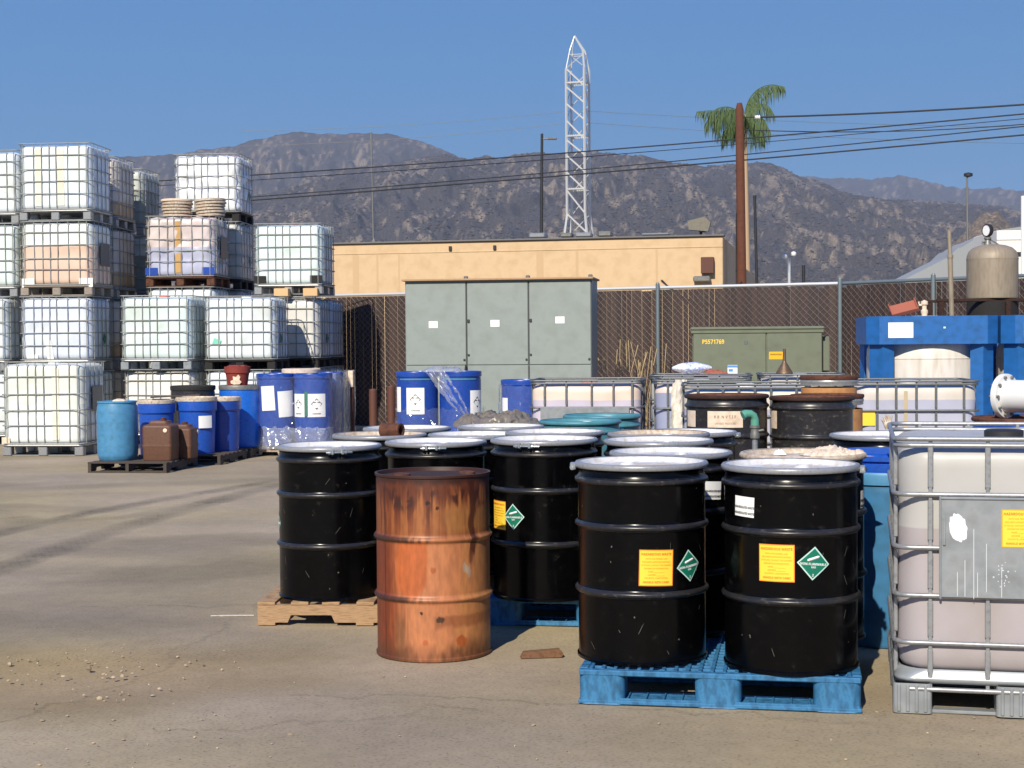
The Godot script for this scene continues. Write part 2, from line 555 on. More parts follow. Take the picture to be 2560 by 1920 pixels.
func cabinets() -> void:
	var t := thing("switchgear_cabinet", "large pale grey electrical cabinet with three tall doors", "electrical cabinet", Vector3(-1.57, 0, -22.72), -8.6)
	var W := 2.76
	var H := 2.47
	var g := Geo.new()
	g.box(Vector3(W / 2, H / 2 + 0.02, -0.47), Vector3(W, H - 0.04, 0.9), 0.006)
	part(t, "cabinet_body", g.mesh(), M.cabinet)
	g = Geo.new()
	g.box(Vector3(W / 2, H + 0.005, -0.44), Vector3(W + 0.07, 0.03, 1.0), 0.006)
	part(t, "top_cover", g.mesh(), worn(s8(176, 142, 106), 0.7, 0.1, M.stucco.albedo_texture, 1.0))
	for k in 3:
		var dx := W / 3
		g = Geo.new()
		g.box(Vector3(dx * (k + 0.5), 1.27 + 0.56, -0.012), Vector3(dx - 0.022, 1.21, 0.022), 0.006)
		var door := part(t, "door", g.mesh(), M.cabinet)
		g = Geo.new()
		g.box(Vector3(dx * (k + 0.5), 0.63, -0.012), Vector3(dx - 0.022, 1.175, 0.022), 0.006)
		part(t, "lower_panel", g.mesh(), M.cabinet)
		g = Geo.new()
		g.box(Vector3(dx * (k + [0.46, 0.46, 0.5][k]), [1.82, 1.83, 1.87][k], 0.001), Vector3(0.135, 0.1, 0.004), 0.001)
		part(door, "paper_label", g.mesh(), M.paper)
		g = Geo.new()
		if k < 2:
			g.box(Vector3(dx * (k + 1) + 0.03, 1.87, 0.008), Vector3(0.035, 0.045, 0.03), 0.006)
			g.box(Vector3(dx * (k + 1) + 0.03, 1.37, 0.006), Vector3(0.03, 0.03, 0.02), 0.006)
		g.box(Vector3(dx * (k + 1) - 0.035, 1.3, 0.006), Vector3(0.03, 0.03, 0.02), 0.006)
		part(door, "latch", g.mesh(), M.seam)
		g = Geo.new()
		g.box(Vector3(dx * (k + 1), H / 2, -0.018), Vector3(0.012, H - 0.06, 0.018))
		part(t, "door_gap", g.mesh(), M.seam)
		g = Geo.new()
		g.box(Vector3(dx * (k + 1) - 0.02, H + 0.035, -0.1), Vector3(0.06, 0.05, 0.06), 0.01)
		part(t, "lifting_eye", g.mesh(), M.galv_dark)
	g = Geo.new()
	g.tube([Vector3(0.90, 0.9, 0.02), Vector3(0.9, 1.08, 0.03), Vector3(0.91, 1.22, 0.03)], [0.02, 0.022, 0.012], 8)
	part(t, "handle", g.mesh(), M.dark_metal)
	# transformer
	t = thing("pad_transformer", "olive green pad mounted transformer box in front of the fence", "transformer", Vector3(2.63, 0, -22.4), -8.0)
	g = Geo.new()
	g.box(Vector3(0.95, 0.06, -0.7), Vector3(2.2, 0.12, 1.6), 0.02)
	part(t, "concrete_pad", g.mesh(), M.dust)
	g = Geo.new()
	g.box(Vector3(0.93, 0.92, -0.65), Vector3(1.86, 1.6, 1.28), 0.02)
	part(t, "housing", g.mesh(), M.transformer)
	g = Geo.new()
	g.box(Vector3(0.93, 1.725, -0.64), Vector3(1.92, 0.05, 1.36), 0.018)
	g.box(Vector3(0.93, 1.68, -0.64), Vector3(1.9, 0.05, 1.33), 0.008)
	part(t, "lid", g.mesh(), M.transformer)
	for s in [0, 1]:
		g = Geo.new()
		g.box(Vector3(0.535 if s == 0 else 1.46, 0.93, 0.004), Vector3(1.04 if s == 0 else 0.78, 1.44, 0.026), 0.006)
		var door := part(t, "door", g.mesh(), M.transformer)
		if s == 0:
			words(door, "P5571769", 0.088, M.yellow, 0.30, 1.535, 0.0195, 0.0, 0.0, 0.0, 0.0, true, 0.82)
			g = Geo.new()
			g.box(Vector3(0.77, 1.52, 0.018), Vector3(0.05, 0.05, 0.01), 0.004)
			part(door, "lock", g.mesh(), M.galv_dark)
		else:
			g = Geo.new()
			g.box(Vector3(1.20, 1.33, 0.0185), Vector3(0.2, 0.11, 0.003), 0.001)
			var lab := part(door, "warning_label", g.mesh(), mat(s8(240, 176, 20), 0.6))
			words(lab, "WARNING", 0.034, M.ink, 1.20, 1.345, 0.0208)
	g = Geo.new()
	g.box(Vector3(1.92, 1.35, -0.2), Vector3(0.1, 0.5, 0.12), 0.01)
	g.tube([Vector3(1.9, 1.1, -0.2), Vector3(1.98, 1.0, -0.18)], 0.02, 6)
	part(t, "side_box", g.mesh(), M.transformer)

func materials() -> void:
	font = SystemFont.new()
	font.font_names = PackedStringArray(["Droid Sans"])
	font_bold = SystemFont.new()
	font_bold.font_names = PackedStringArray(["Droid Sans"])
	font_bold.font_weight = 700
	var dirt := ntex(0.012, 5, [0.0, 0.4, 0.65, 1.0], [Color(0.86, 0.83, 0.79), Color(0.96, 0.95, 0.935), Color(1, 1, 1), Color(1, 1, 1)], 512, 3)
	var scuff := ntex(0.03, 5, [0.0, 0.5, 0.72, 0.8, 1.0], [Color(0.8, 0.8, 0.8), Color(1, 1, 1), Color(1, 1, 1), Color(1.0, 0.95, 0.88), Color(0.85, 0.8, 0.72)], 512, 5)
	var rust := ntex(0.02, 6, [0.0, 0.4, 0.55, 0.75, 1.0], [Color(0.18, 0.1, 0.07), Color(0.3, 0.17, 0.11), Color(0.42, 0.24, 0.15), Color(0.3, 0.2, 0.15), Color(0.5, 0.32, 0.2)], 512, 8)
	var black := ntex(0.015, 6, [0.0, 0.62, 0.76, 0.86, 1.0], [Color(0.016, 0.016, 0.02), Color(0.02, 0.02, 0.024), Color(0.03, 0.03, 0.032), Color(0.08, 0.076, 0.07), Color(0.18, 0.16, 0.14)], 1024, 11)
	var gloss := ntex(0.02, 4, [0.0, 0.5, 1.0], [Color(0.17, 0.17, 0.17), Color(0.21, 0.21, 0.21), Color(0.32, 0.32, 0.32)], 512, 12)
	M.black = worn(Color(1, 1, 1), 1.0, 0.0, black, 0.8)
	M.black.roughness_texture = gloss
	M.black.metallic_specular = 0.32
	M.black_old = worn(Color(3.4, 3.3, 3.1), 0.33, 0.0, black, 1.3)
	M.lid = worn(s8(212, 214, 218), 0.38, 0.0, ntex(0.02, 5, [0.0, 0.5, 0.8, 1.0], [Color(1, 1, 1), Color(0.98, 0.97, 0.96), Color(0.9, 0.86, 0.8), Color(0.72, 0.64, 0.55)], 512, 21), 2.0)
	M.lid_dirty = worn(s8(205, 198, 188), 0.5, 0.0, ntex(0.025, 5, [0.0, 0.4, 0.7, 1.0], [Color(1, 1, 1), Color(0.95, 0.92, 0.88), Color(0.82, 0.74, 0.64), Color(0.6, 0.5, 0.4)], 512, 22), 2.0)
	M.dust = worn(s8(206, 196, 184), 0.85, 0.0, dirt, 3.0)
	M.ring = worn(s8(146, 148, 152), 0.35, 0.2, scuff, 3.0)
	M.bolt = mat(s8(200, 205, 205), 0.3, 0.8)
	M.rust = worn(Color(1, 1, 1), 0.85, 0.0, rust, 1.5)
	M.rust_dark = worn(Color(0.6, 0.6, 0.62), 0.85, 0.0, rust, 2.5)
	M.galv = worn(s8(156, 158, 160), 0.4, 0.45, scuff, 2.0)
	M.galv_dark = worn(s8(112, 116, 118), 0.5, 0.5, scuff, 2.0)
	M.hoop_black = worn(Color(3.0, 2.95, 2.8), 0.34, 0.0, black, 1.6)
	M.scratch = mat(s8(92, 88, 82), 0.7)
	M.cage_far = worn(s8(150, 153, 149), 0.5, 0.1, scuff, 1.0)
	M.sheet = worn(s8(164, 168, 170), 0.32, 0.35, ntex(0.01, 5, [0.0, 0.45, 0.6, 1.0], [Color(0.85, 0.85, 0.84), Color(0.96, 0.97, 0.98), Color(1, 1, 1), Color(0.9, 0.9, 0.89)], 512, 31), 1.2)
	M.bottle = worn(Color(1, 1, 1), 0.42, 0.0, ntex(0.006, 5, [0.0, 0.4, 0.65, 1.0], [Color(0.92, 0.91, 0.88), Color(0.98, 0.98, 0.975), Color(1, 1, 1), Color(0.98, 0.985, 0.985)], 512, 41), 0.5)
	M.bottle.vertex_color_use_as_albedo = true
	M.white = mat(s8(232, 232, 230), 0.6)
	M.paper = mat(s8(238, 238, 236), 0.75)
	M.cream = worn(s8(228, 208, 186), 0.8, 0.0, dirt, 2.0)
	M.ink = mat(s8(30, 30, 32), 0.7)
	M.faint = mat(s8(160, 130, 115), 0.8)
	M.yellow = mat(s8(250, 206, 62), 0.55)
	M.orange_edge = mat(s8(238, 134, 40), 0.55)
	M.orange_ink = mat(s8(205, 90, 20), 0.6)
	M.yellow_ink = mat(s8(196, 140, 20), 0.6)
	M.green_sign = mat(s8(10, 112, 88), 0.5)
	M.pale_green = mat(s8(190, 222, 212), 0.5)
	M.plastic_pallet = worn(s8(56, 120, 164), 0.55, 0.0, ntex(0.02, 6, [0.0, 0.42, 0.6, 0.75, 1.0], [Color(0.62, 0.64, 0.63), Color(0.86, 0.88, 0.9), Color(1, 1, 1), Color(0.95, 0.95, 0.95), Color(0.74, 0.71, 0.68)], 512, 51), 1.4)
	M.plastic_pallet.uv1_scale = Vector3(2.0, 1.0, 2.0)
	M.wood = worn(s8(170, 140, 106), 0.85, 0.0, ntex(0.02, 6, [0.0, 0.4, 0.6, 1.0], [Color(0.74, 0.7, 0.66), Color(0.93, 0.9, 0.88), Color(1, 1, 1), Color(0.86, 0.83, 0.79)], 512, 61), 2.0)
	M.wood.uv1_scale = Vector3(1.0, 14.0, 1.0)
	M.wood_dark = worn(s8(72, 64, 58), 0.9, 0.0, dirt, 3.0)
	M.wood_grey = worn(s8(150, 140, 130), 0.9, 0.0, dirt, 3.0)
	M.blue = worn(s8(30, 82, 180), 0.4, 0.0, scuff, 1.3)
	M.blue_deep = worn(s8(32, 70, 158), 0.35, 0.0, scuff, 1.3)
	M.blue_light = worn(s8(74, 136, 178), 0.5, 0.0, dirt, 1.5)
	M.blue_frame = worn(s8(30, 98, 168), 0.5, 0.0, dirt, 1.2)
	M.teal = worn(s8(76, 134, 148), 0.45, 0.0, dirt, 2.0)
	M.tank_white = worn(s8(222, 216, 207), 0.5, 0.0, dirt, 1.5)
	M.tank_white.uv1_scale = Vector3(1.6, 0.3, 1.6)
	M.red_pot = worn(s8(132, 52, 44), 0.8, 0.0, ntex(0.012, 4, [0.0, 0.6, 0.64, 1.0], [Color(0.9, 0.85, 0.8), Color(1, 1, 1), Color(1.5, 2.6, 2.4), Color(1.55, 3.0, 2.8)], 512, 71), 2.2)
	M.brown_plastic = worn(s8(96, 64, 46), 0.55, 0.0, dirt, 3.0)
	M.fibre = worn(s8(186, 134, 84), 0.8, 0.0, dirt, 2.0)
	M.film = mat(Color(0.95, 0.97, 1.0, 0.03), 0.12)
	M.film.transparency = BaseMaterial3D.TRANSPARENCY_ALPHA
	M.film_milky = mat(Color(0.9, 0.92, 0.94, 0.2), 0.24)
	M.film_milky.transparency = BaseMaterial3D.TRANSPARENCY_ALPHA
	M.tarp = worn(s8(120, 113, 103), 0.35, 0.0, dirt, 4.0)
	M.cabinet = worn(s8(141, 150, 145), 0.5, 0.0, ntex(0.008, 5, [0.0, 0.45, 0.7, 1.0], [Color(0.93, 0.93, 0.91), Color(0.98, 0.98, 0.98), Color(1, 1, 1), Color(0.96, 0.96, 0.95)], 512, 81), 0.8)
	M.seam = mat(s8(58, 62, 60), 0.7)
	M.transformer = worn(s8(108, 115, 96), 0.55, 0.0, ntex(0.008, 5, [0.0, 0.45, 0.7, 1.0], [Color(0.9, 0.9, 0.88), Color(0.98, 0.98, 0.98), Color(1, 1, 1), Color(0.94, 0.94, 0.92)], 512, 82), 0.8)
	M.slat = mat(s8(58, 42, 38), 0.6)
	M.slat2 = mat(s8(52, 38, 35), 0.6)
	M.slat3 = mat(s8(64, 47, 42), 0.6)
	M.wire = mat(s8(150, 140, 132), 0.5, 0.4)
	M.rail = mat(s8(205, 206, 206), 0.4, 0.3)
	M.post = mat(s8(120, 132, 136), 0.45, 0.4)
	M.stucco = worn(s8(206, 178, 141), 0.9, 0.0, ntex(0.01, 6, [0.0, 0.4, 0.6, 1.0], [Color(0.93, 0.92, 0.89), Color(0.98, 0.975, 0.97), Color(1, 1, 1), Color(0.97, 0.965, 0.95)], 1024, 91), 0.25)
	M.stain = mat(s8(194, 165, 128), 0.95)
	M.roof = mat(s8(110, 108, 106), 0.9)
	M.pole_wood = worn(s8(98, 58, 42), 0.9, 0.0, dirt, 1.0)
	M.pylon = mat(s8(206, 206, 204), 0.5, 0.3)
	M.dark_metal = mat(s8(44, 44, 46), 0.6, 0.2)
	M.grey_metal = worn(s8(128, 128, 124), 0.5, 0.4, dirt, 2.0)
	M.vessel = worn(s8(150, 138, 120), 0.55, 0.12, dirt, 2.0)
	M.vessel.uv1_scale = Vector3(3.0, 0.6, 3.0)
	M.bollard = mat(s8(92, 56, 44), 0.7)
	M.terracotta = mat(s8(160, 92, 72), 0.8)
	M.pipe_white = mat(s8(224, 224, 222), 0.4)
	M.pvc_green = mat(s8(88, 150, 128), 0.5)
	M.straw = mat(s8(186, 164, 124), 0.9)
	M.frond = mat(s8(70, 90, 48), 0.7)
	M.frond.backlight_enabled = true
	M.frond.backlight = Color(0.06, 0.08, 0.03)
	M.bark = mat(s8(176, 150, 118), 0.9)
	M.pink = mat(s8(205, 120, 105), 0.7)
	M.tag_green = mat(s8(120, 205, 180), 0.6)
	M.tag_dark_green = mat(s8(40, 110, 90), 0.6)
	M.plate = worn(s8(88, 92, 98), 0.5, 0.4, dirt, 3.0)
	M.skirt = mat(s8(34, 32, 31), 0.85)
	M.cardboard = mat(s8(212, 176, 128), 0.9)
	M.pebble = mat(s8(168, 152, 130), 0.9)
	M.pebble.vertex_color_use_as_albedo = true
	M.hills = worn(Color(1, 1, 1), 0.95, 0.0, ntex(0.03, 6, [0.0, 0.4, 0.6, 0.75, 1.0], [Color(0.36, 0.37, 0.39), Color(0.60, 0.60, 0.61), Color(0.74, 0.73, 0.72), Color(1.0, 0.98, 0.94), Color(1.0, 0.97, 0.92)], 1024, 101), 0.012)
	M.hills.vertex_color_use_as_albedo = true
	M.scrub = mat(s8(70, 64, 55), 0.95)

# ---------------------------------------------------------------- steel and plastic drums

func drum_body_mesh(r: float, h: float, top_bead: bool, hoops: Array, segs := 48) -> ArrayMesh:
	var p := [Vector2(0, 0.012), Vector2(r - 0.006, 0.012), Vector2(r - 0.004, 0.0), Vector2(r + 0.006, 0.0), Vector2(r + 0.007, 0.012), Vector2(r, 0.018)]
	for hy in hoops:
		for q in [[-0.026, 0.0], [-0.014, 0.003], [-0.009, 0.010], [-0.003, 0.0135], [0.003, 0.0135], [0.009, 0.010], [0.014, 0.003], [0.026, 0.0]]:
			p.append(Vector2(r + q[1], h * hy + q[0]))
	if top_bead:
		var y := h - 0.072
		for q in [[-0.022, 0.0], [-0.012, 0.006], [0.0, 0.009], [0.012, 0.006], [0.02, -0.001], [0.034, -0.004], [0.05, -0.004]]:
			p.append(Vector2(r + q[1], y + q[0]))
		p.append(Vector2(r - 0.004, h - 0.03))
		p.append(Vector2(0, h - 0.032))
	else:
		p.append(Vector2(r, h - 0.016))
		p.append(Vector2(r + 0.006, h - 0.012))
		p.append(Vector2(r + 0.006, h))
		p.append(Vector2(r - 0.006, h))
		p.append(Vector2(r - 0.01, h - 0.02))
		p.append(Vector2(0, h - 0.017))
	var g := Geo.new()
	g.lathe(p, segs, [], h)
	return g.mesh()

func steel_drum(label: String, x: float, y: float, z: float, o := {}) -> Node3D:
	var h: float = o.get("h", 0.87)
	var r: float = o.get("r", 0.2865)
	var t := thing(o.get("called", "steel_drum"), label, "drum", Vector3(x, y, z), 0.0, o.get("group", "black drums with white lids"))
	var body: Material = o.get("mat", M.black)
	var shell := part(t, "body", once("drum%.3f %.3f" % [r, h], func(): return drum_body_mesh(r, h, true, [0.355, 0.69])), body)
	for hy in [h * 0.355, h * 0.69, h - 0.072]:
		part(shell, "rolling_hoop", once("rhoop%.3f" % r, func():
			var g := Geo.new()
			var hp := []
			for q in [[-0.016, 0.0028], [-0.0125, 0.0052], [-0.009, 0.0108], [-0.0055, 0.0132], [-0.002, 0.0144], [0.002, 0.0144], [0.0055, 0.0132], [0.009, 0.0108], [0.0125, 0.0052], [0.016, 0.0028]]:
				hp.append(Vector2(r + q[1], q[0]))
			g.lathe(hp, 48)
			return g.mesh()), M.hoop_black if body == M.black else body, at(0, hy, 0))
	if o.has("scratches"):
		var sg := Geo.new()
		var lr := RandomNumberGenerator.new()
		lr.seed = o.scratches
		for k in 16:
			var one := Geo.new()
			var ln := lr.randf_range(0.012, 0.06) if k < 9 else lr.randf_range(0.004, 0.012)
			var wd := lr.randf_range(0.0012, 0.0024) if k < 9 else lr.randf_range(0.003, 0.008)
			var ba := Basis(Vector3.BACK, lr.randf_range(-0.7, 0.7))
			one.poly([ba * Vector3(-wd / 2, -ln / 2, 0.001), ba * Vector3(wd / 2, -ln / 2 * lr.randf_range(0.5, 1.0), 0.001), ba * Vector3(wd / 2 * lr.randf_range(0.2, 1.0), ln / 2, 0.001), ba * Vector3(-wd / 2, ln / 2 * lr.randf_range(0.4, 1.0), 0.001)], Vector3.BACK)
			one.bend(r, lr.randf_range(-1.3, 1.2), [0.12, 0.2, 0.46, 0.72][lr.randi() % 4] + lr.randf_range(-0.07, 0.07))
			var s := sg.v.size()
			sg.v.append_array(one.v)
			sg.n.append_array(one.n)
			sg.uv.append_array(one.uv)
			sg.c.append_array(one.c)
			for e in one.ix:
				sg.ix.append(e + s)
		part(shell, "scratch", sg.mesh(), M.scratch)
	var lid := part(t, "lid", once("lid%.3f %.3f" % [r, h], func():
		var g := Geo.new()
		g.lathe([Vector2(r - 0.002, h - 0.013), Vector2(r + 0.006, h - 0.006), Vector2(r + 0.005, h + 0.002), Vector2(r - 0.004, h + 0.004), Vector2(r - 0.012, h), Vector2(r - 0.02, h - 0.018), Vector2(r - 0.034, h - 0.022), Vector2(r - 0.07, h - 0.019), Vector2(0.0, h - 0.017)], 48)
		return g.mesh()), o.get("lid", M.lid))
	if o.get("dust", true):
		part(lid, "dust", once("dust%.3f" % h, func():
			var g := Geo.new()
			var f := noise(1.2, 3, 77)
			var rows := []
			for k in 4:
				var row := PackedVector3Array()
				for s in 37:
					var a := TAU * s / 36
					var rr := k / 3.0 * (0.175 + 0.05 * f.get_noise_2d(cos(a) * 1.6, sin(a) * 1.6))
					row.append(Vector3(rr * sin(a), h - 0.0165 + 0.004 * (1.0 - k / 3.0) - (0.0035 if k == 3 else 0.0), rr * cos(a)))
				rows.append(row)
			g.grid(rows, true, true)
			return g.mesh()), M.dust)
	var bu: Vector2 = o.get("bung", Vector2(0.05, 0.02))
	part(lid, "bung", once("bung", func():
		var g := Geo.new()
		g.lathe([Vector2(0.044, -0.004), Vector2(0.042, 0.001), Vector2(0.034, 0.003), Vector2(0.032, 0.009), Vector2(0.026, 0.010), Vector2(0.022, 0.005), Vector2(0, 0.005)], 20)
		return g.mesh()), M.lid, at(bu.x, h - 0.014, bu.y))
	var ring := part(t, "closing_ring", once("ring%.3f %.3f" % [r, h], func():
		var g := Geo.new()
		g.lathe([Vector2(r - 0.002, h - 0.020), Vector2(r + 0.009, h - 0.020), Vector2(r + 0.0145, h - 0.014), Vector2(r + 0.0145, h - 0.003), Vector2(r + 0.009, h + 0.005), Vector2(r + 0.001, h + 0.007), Vector2(r - 0.005, h + 0.0055)], 48)
		return g.mesh()), o.get("ring", M.ring))
	if o.has("bolt"):
		var g := Geo.new()
		g.box(Vector3(-0.030, -0.004, 0.014), Vector3(0.014, 0.03, 0.026), 0.003)
		g.box(Vector3(0.024, -0.004, 0.014), Vector3(0.014, 0.03, 0.026), 0.003)
		g.tube([Vector3(-0.062, -0.008, 0.02), Vector3(0.075, -0.008, 0.02)], 0.0055, 8)
		g.tube([Vector3(-0.052, -0.008, 0.02), Vector3(-0.040, -0.008, 0.02)], 0.011, 6)
		g.tube([Vector3(0.036, -0.008, 0.02), Vector3(0.044, -0.008, 0.02)], 0.011, 6)
		g.bend(r + 0.008, o.bolt, h - 0.014)
		part(ring, "bolt", g.mesh(), M.bolt)
	return t

func hazard_label(t: Node3D, r: float, phi: float, y: float, turn := 0.0) -> void:
	var e := patch(t, "hazard_label", M.orange_edge, 0.152, 0.158, r, phi, y, 0.0012, turn)
	patch(e, "field", M.yellow, 0.144, 0.150, r, phi, y, 0.0019, turn)
	words(e, "HAZARDOUS WASTE", 0.0145, M.orange_ink, 0.0, 0.060, 0.0026, r, phi, y, turn)
	words(e, "HANDLE WITH CARE!", 0.012, M.orange_ink, 0.0, -0.062, 0.0026, r, phi, y, turn)
	var k := 0
	for s in ["STATE AND FEDERAL LAW", "PROHIBITS IMPROPER DISPOSAL", "IF FOUND, CONTACT THE NEAREST", "GENERATOR INFORMATION:", "NAME ______________", "ADDRESS ___________", "CONTENTS, COMPOSITION"]:
		words(e, s, 0.0085, M.yellow_ink, 0.0, 0.040 - 0.014 * k, 0.0026, r, phi, y, turn, false)
		k += 1

func diamond_label(t: Node3D, r: float, phi: float, y: float, turn := 0.0) -> void:
	var e := patch(t, "diamond_label", M.pale_green, 0.101, 0.101, r, phi, y, 0.0012, 45.0 + turn)
	patch(e, "field", M.green_sign, 0.090, 0.090, r, phi, y, 0.0019, 45.0 + turn)
	var g := Geo.new()
	g.tube([Vector3(-0.027, 0.013, 0.0026), Vector3(-0.022, 0.0145, 0.0026), Vector3(0.02, 0.0265, 0.0026), Vector3(0.026, 0.028, 0.0026)], [0.0035, 0.0062, 0.0062, 0.003], 8)
	for q in g.v.size():
		g.v[q].z = 0.0026 + (g.v[q].z - 0.0026) * 0.1
	g.bend(r, phi, y)
	part(e, "cylinder_symbol", g.mesh(), M.white)
	words(e, "NON-FLAMMABLE", 0.0135, M.white, 0.0, -0.003, 0.0028, r, phi, y, turn)
	words(e, "GAS", 0.011, M.white, 0.0, -0.016, 0.0028, r, phi, y, turn)
	words(e, "2", 0.015, M.white, 0.0, -0.05, 0.0028, r, phi, y, turn)

func white_label(t: Node3D, r: float, phi: float, y: float, turn := 0.0) -> void:
	var e := patch(t, "paper_label", M.paper, 0.112, 0.086, r, phi, y, 0.0012, turn)
	words(e, "NON-REGULATED WASTE", 0.0135, M.ink, 0.0, -0.003, 0.0024, r, phi, y, turn, true, 0.72)
	words(e, "NON-REGULATED WASTE", 0.0135, M.ink, 0.0, -0.028, 0.0024, r, phi, y, turn, true, 0.72)

func poly_drum(called: String, label: String, pos: Vector3, r: float, h: float, body: Material, style: String, group := "", lid_mat: Material = null) -> Node3D:
	var t := thing(called, label, "drum", pos, 0.0, group)
	var lm: Material = lid_mat if lid_mat else body
	var p := []
	match style:
		"tight":      # moulded drum with a rolled chime
			p = [Vector2(0, 0.0), Vector2(r * 0.86, 0.0), Vector2(r * 0.93, 0.02), Vector2(r * 0.95, 0.05), Vector2(r * 0.985, 0.09 * h), Vector2(r, 0.2 * h), Vector2(r, 0.74 * h), Vector2(r + 0.003, 0.755 * h), Vector2(r, 0.77 * h), Vector2(r, 0.82 * h), Vector2(r * 0.98, 0.9 * h), Vector2(r * 0.93, 0.955 * h), Vector2(r * 0.93, 0.965 * h), Vector2(r * 0.97, 0.97 * h), Vector2(r * 0.97, 0.995 * h), Vector2(r * 0.94, h)]
		"open":       # straight drum with a lid band
			p = [Vector2(0, 0.0), Vector2(r * 0.92, 0.0), Vector2(r * 0.96, 0.02), Vector2(r * 0.975, 0.1 * h), Vector2(r * 0.985, 0.4 * h), Vector2(r * 0.985, 0.88 * h), Vector2(r * 0.97, 0.905 * h), Vector2(r * 0.97, 0.93 * h)]
		"pail":       # tapered overpack with a wide upper band
			p = [Vector2(0, 0.0), Vector2(r * 0.84, 0.0), Vector2(r * 0.86, 0.02), Vector2(r * 0.93, 0.74 * h), Vector2(r * 0.995, 0.76 * h), Vector2(r, 0.775 * h), Vector2(r, 0.9 * h), Vector2(r * 0.985, 0.92 * h), Vector2(r * 0.985, 0.955 * h)]
	var q := p
	part(t, "body", once("%s%.3f%.3f" % [style, r, h], func():
		var g := Geo.new()
		g.lathe(q, 40, [], h)
		return g.mesh()), body)
	part(t, "lid", once("top%s%.3f%.3f" % [style, r, h], func():
		var g := Geo.new()
		if style == "tight":
			g.lathe([Vector2(r * 0.94, h * 0.999), Vector2(r * 0.9, h * 0.985), Vector2(0, h * 0.985)], 40)
		else:
			g.lathe([Vector2(r * 0.96, h * 0.925), Vector2(r * 1.012, h * 0.93), Vector2(r * 1.018, h * 0.985), Vector2(r * 0.99, h), Vector2(r * 0.93, h), Vector2(r * 0.91, h - 0.018), Vector2(0, h - 0.018)], 40)
		return g.mesh()), lm)
	return t

func fibre_drum(label: String, pos: Vector3, r: float, h: float) -> void:
	var t := thing("fibre_drum", label, "drum", pos, 0.0, "brown fibre drums")
	var g := Geo.new()
	g.lathe([Vector2(0, 0), Vector2(r, 0), Vector2(r, h * 0.9)], 36)
	part(t, "body", g.mesh(), M.fibre)
	g = Geo.new()
	g.lathe([Vector2(r, h - 0.082), Vector2(r + 0.006, h - 0.08), Vector2(r + 0.006, h - 0.06), Vector2(r + 0.010, h - 0.054), Vector2(r + 0.010, h - 0.045), Vector2(r + 0.006, h - 0.035)], 36)
	part(t, "metal_band", g.mesh(), M.galv)
	g = Geo.new()
	g.lathe([Vector2(r + 0.006, h - 0.034), Vector2(r + 0.014, h - 0.02), Vector2(r + 0.012, h - 0.002), Vector2(r - 0.01, h), Vector2(r - 0.02, h - 0.02), Vector2(0, h - 0.02)], 36)
	part(t, "lid", g.mesh(), M.rust)

# ---------------------------------------------------------------- pallets

func wood_pallet(label: String, x: float, y: float, z: float, yaw: float, o := {}) -> void:     # origin at the middle of the base
	var w: float = o.get("w", 1.2)
	var d: float = o.get("d", 1.0)
	var m: Material = o.get("mat", M.wood)
	var t := thing("wooden_pallet", label, "pallet", Vector3(x, y, z), yaw, "wooden pallets")
	var long: bool = o.get("long", true)      # stringers run along x
	if not long:
		var s := w
		w = d
		d = s
	var turn := Transform3D.IDENTITY if long else Transform3D(Basis(Vector3.UP, PI / 2), Vector3.ZERO)
	var hh := 0.098
	var out := [Vector2(-w / 2, 0.0), Vector2(-w * 0.36, 0.0), Vector2(-w * 0.345, hh * 0.42), Vector2(-w * 0.155, hh * 0.42), Vector2(-w * 0.14, 0.0), Vector2(w * 0.14, 0.0), Vector2(w * 0.155, hh * 0.42), Vector2(w * 0.345, hh * 0.42), Vector2(w * 0.36, 0.0), Vector2(w / 2, 0.0), Vector2(w / 2, hh), Vector2(-w / 2, hh)]
	for k in 3:
		part(t, "stringer", once("str%.2f" % w, func():
			var g := Geo.new()
			g.prism(out, -0.02, 0.02)
			return g.mesh()), m, turn * at(0, 0.0155, (k - 1) * (d / 2 - 0.02)))
	var n := 7
	for k in n:
		var bx: float = -w / 2 + 0.05 + (w - 0.1) * k / (n - 1)
		part(t, "deck_board", once("brd%.2f" % d, func():
			var g := Geo.new()
			g.box(Vector3.ZERO, Vector3(0.098, 0.017, d + 0.01), 0.002)
			return g.mesh()), m, turn * at(bx, 0.0155 + hh + 0.0088, 0, 0.6 * sin(k * 2.3)))
	for k in 3:
		part(t, "bottom_board", once("brd%.2f" % d, func(): return null), m, turn * at((k - 1) * (w / 2 - 0.05), 0.0075 + 0.001, 0))

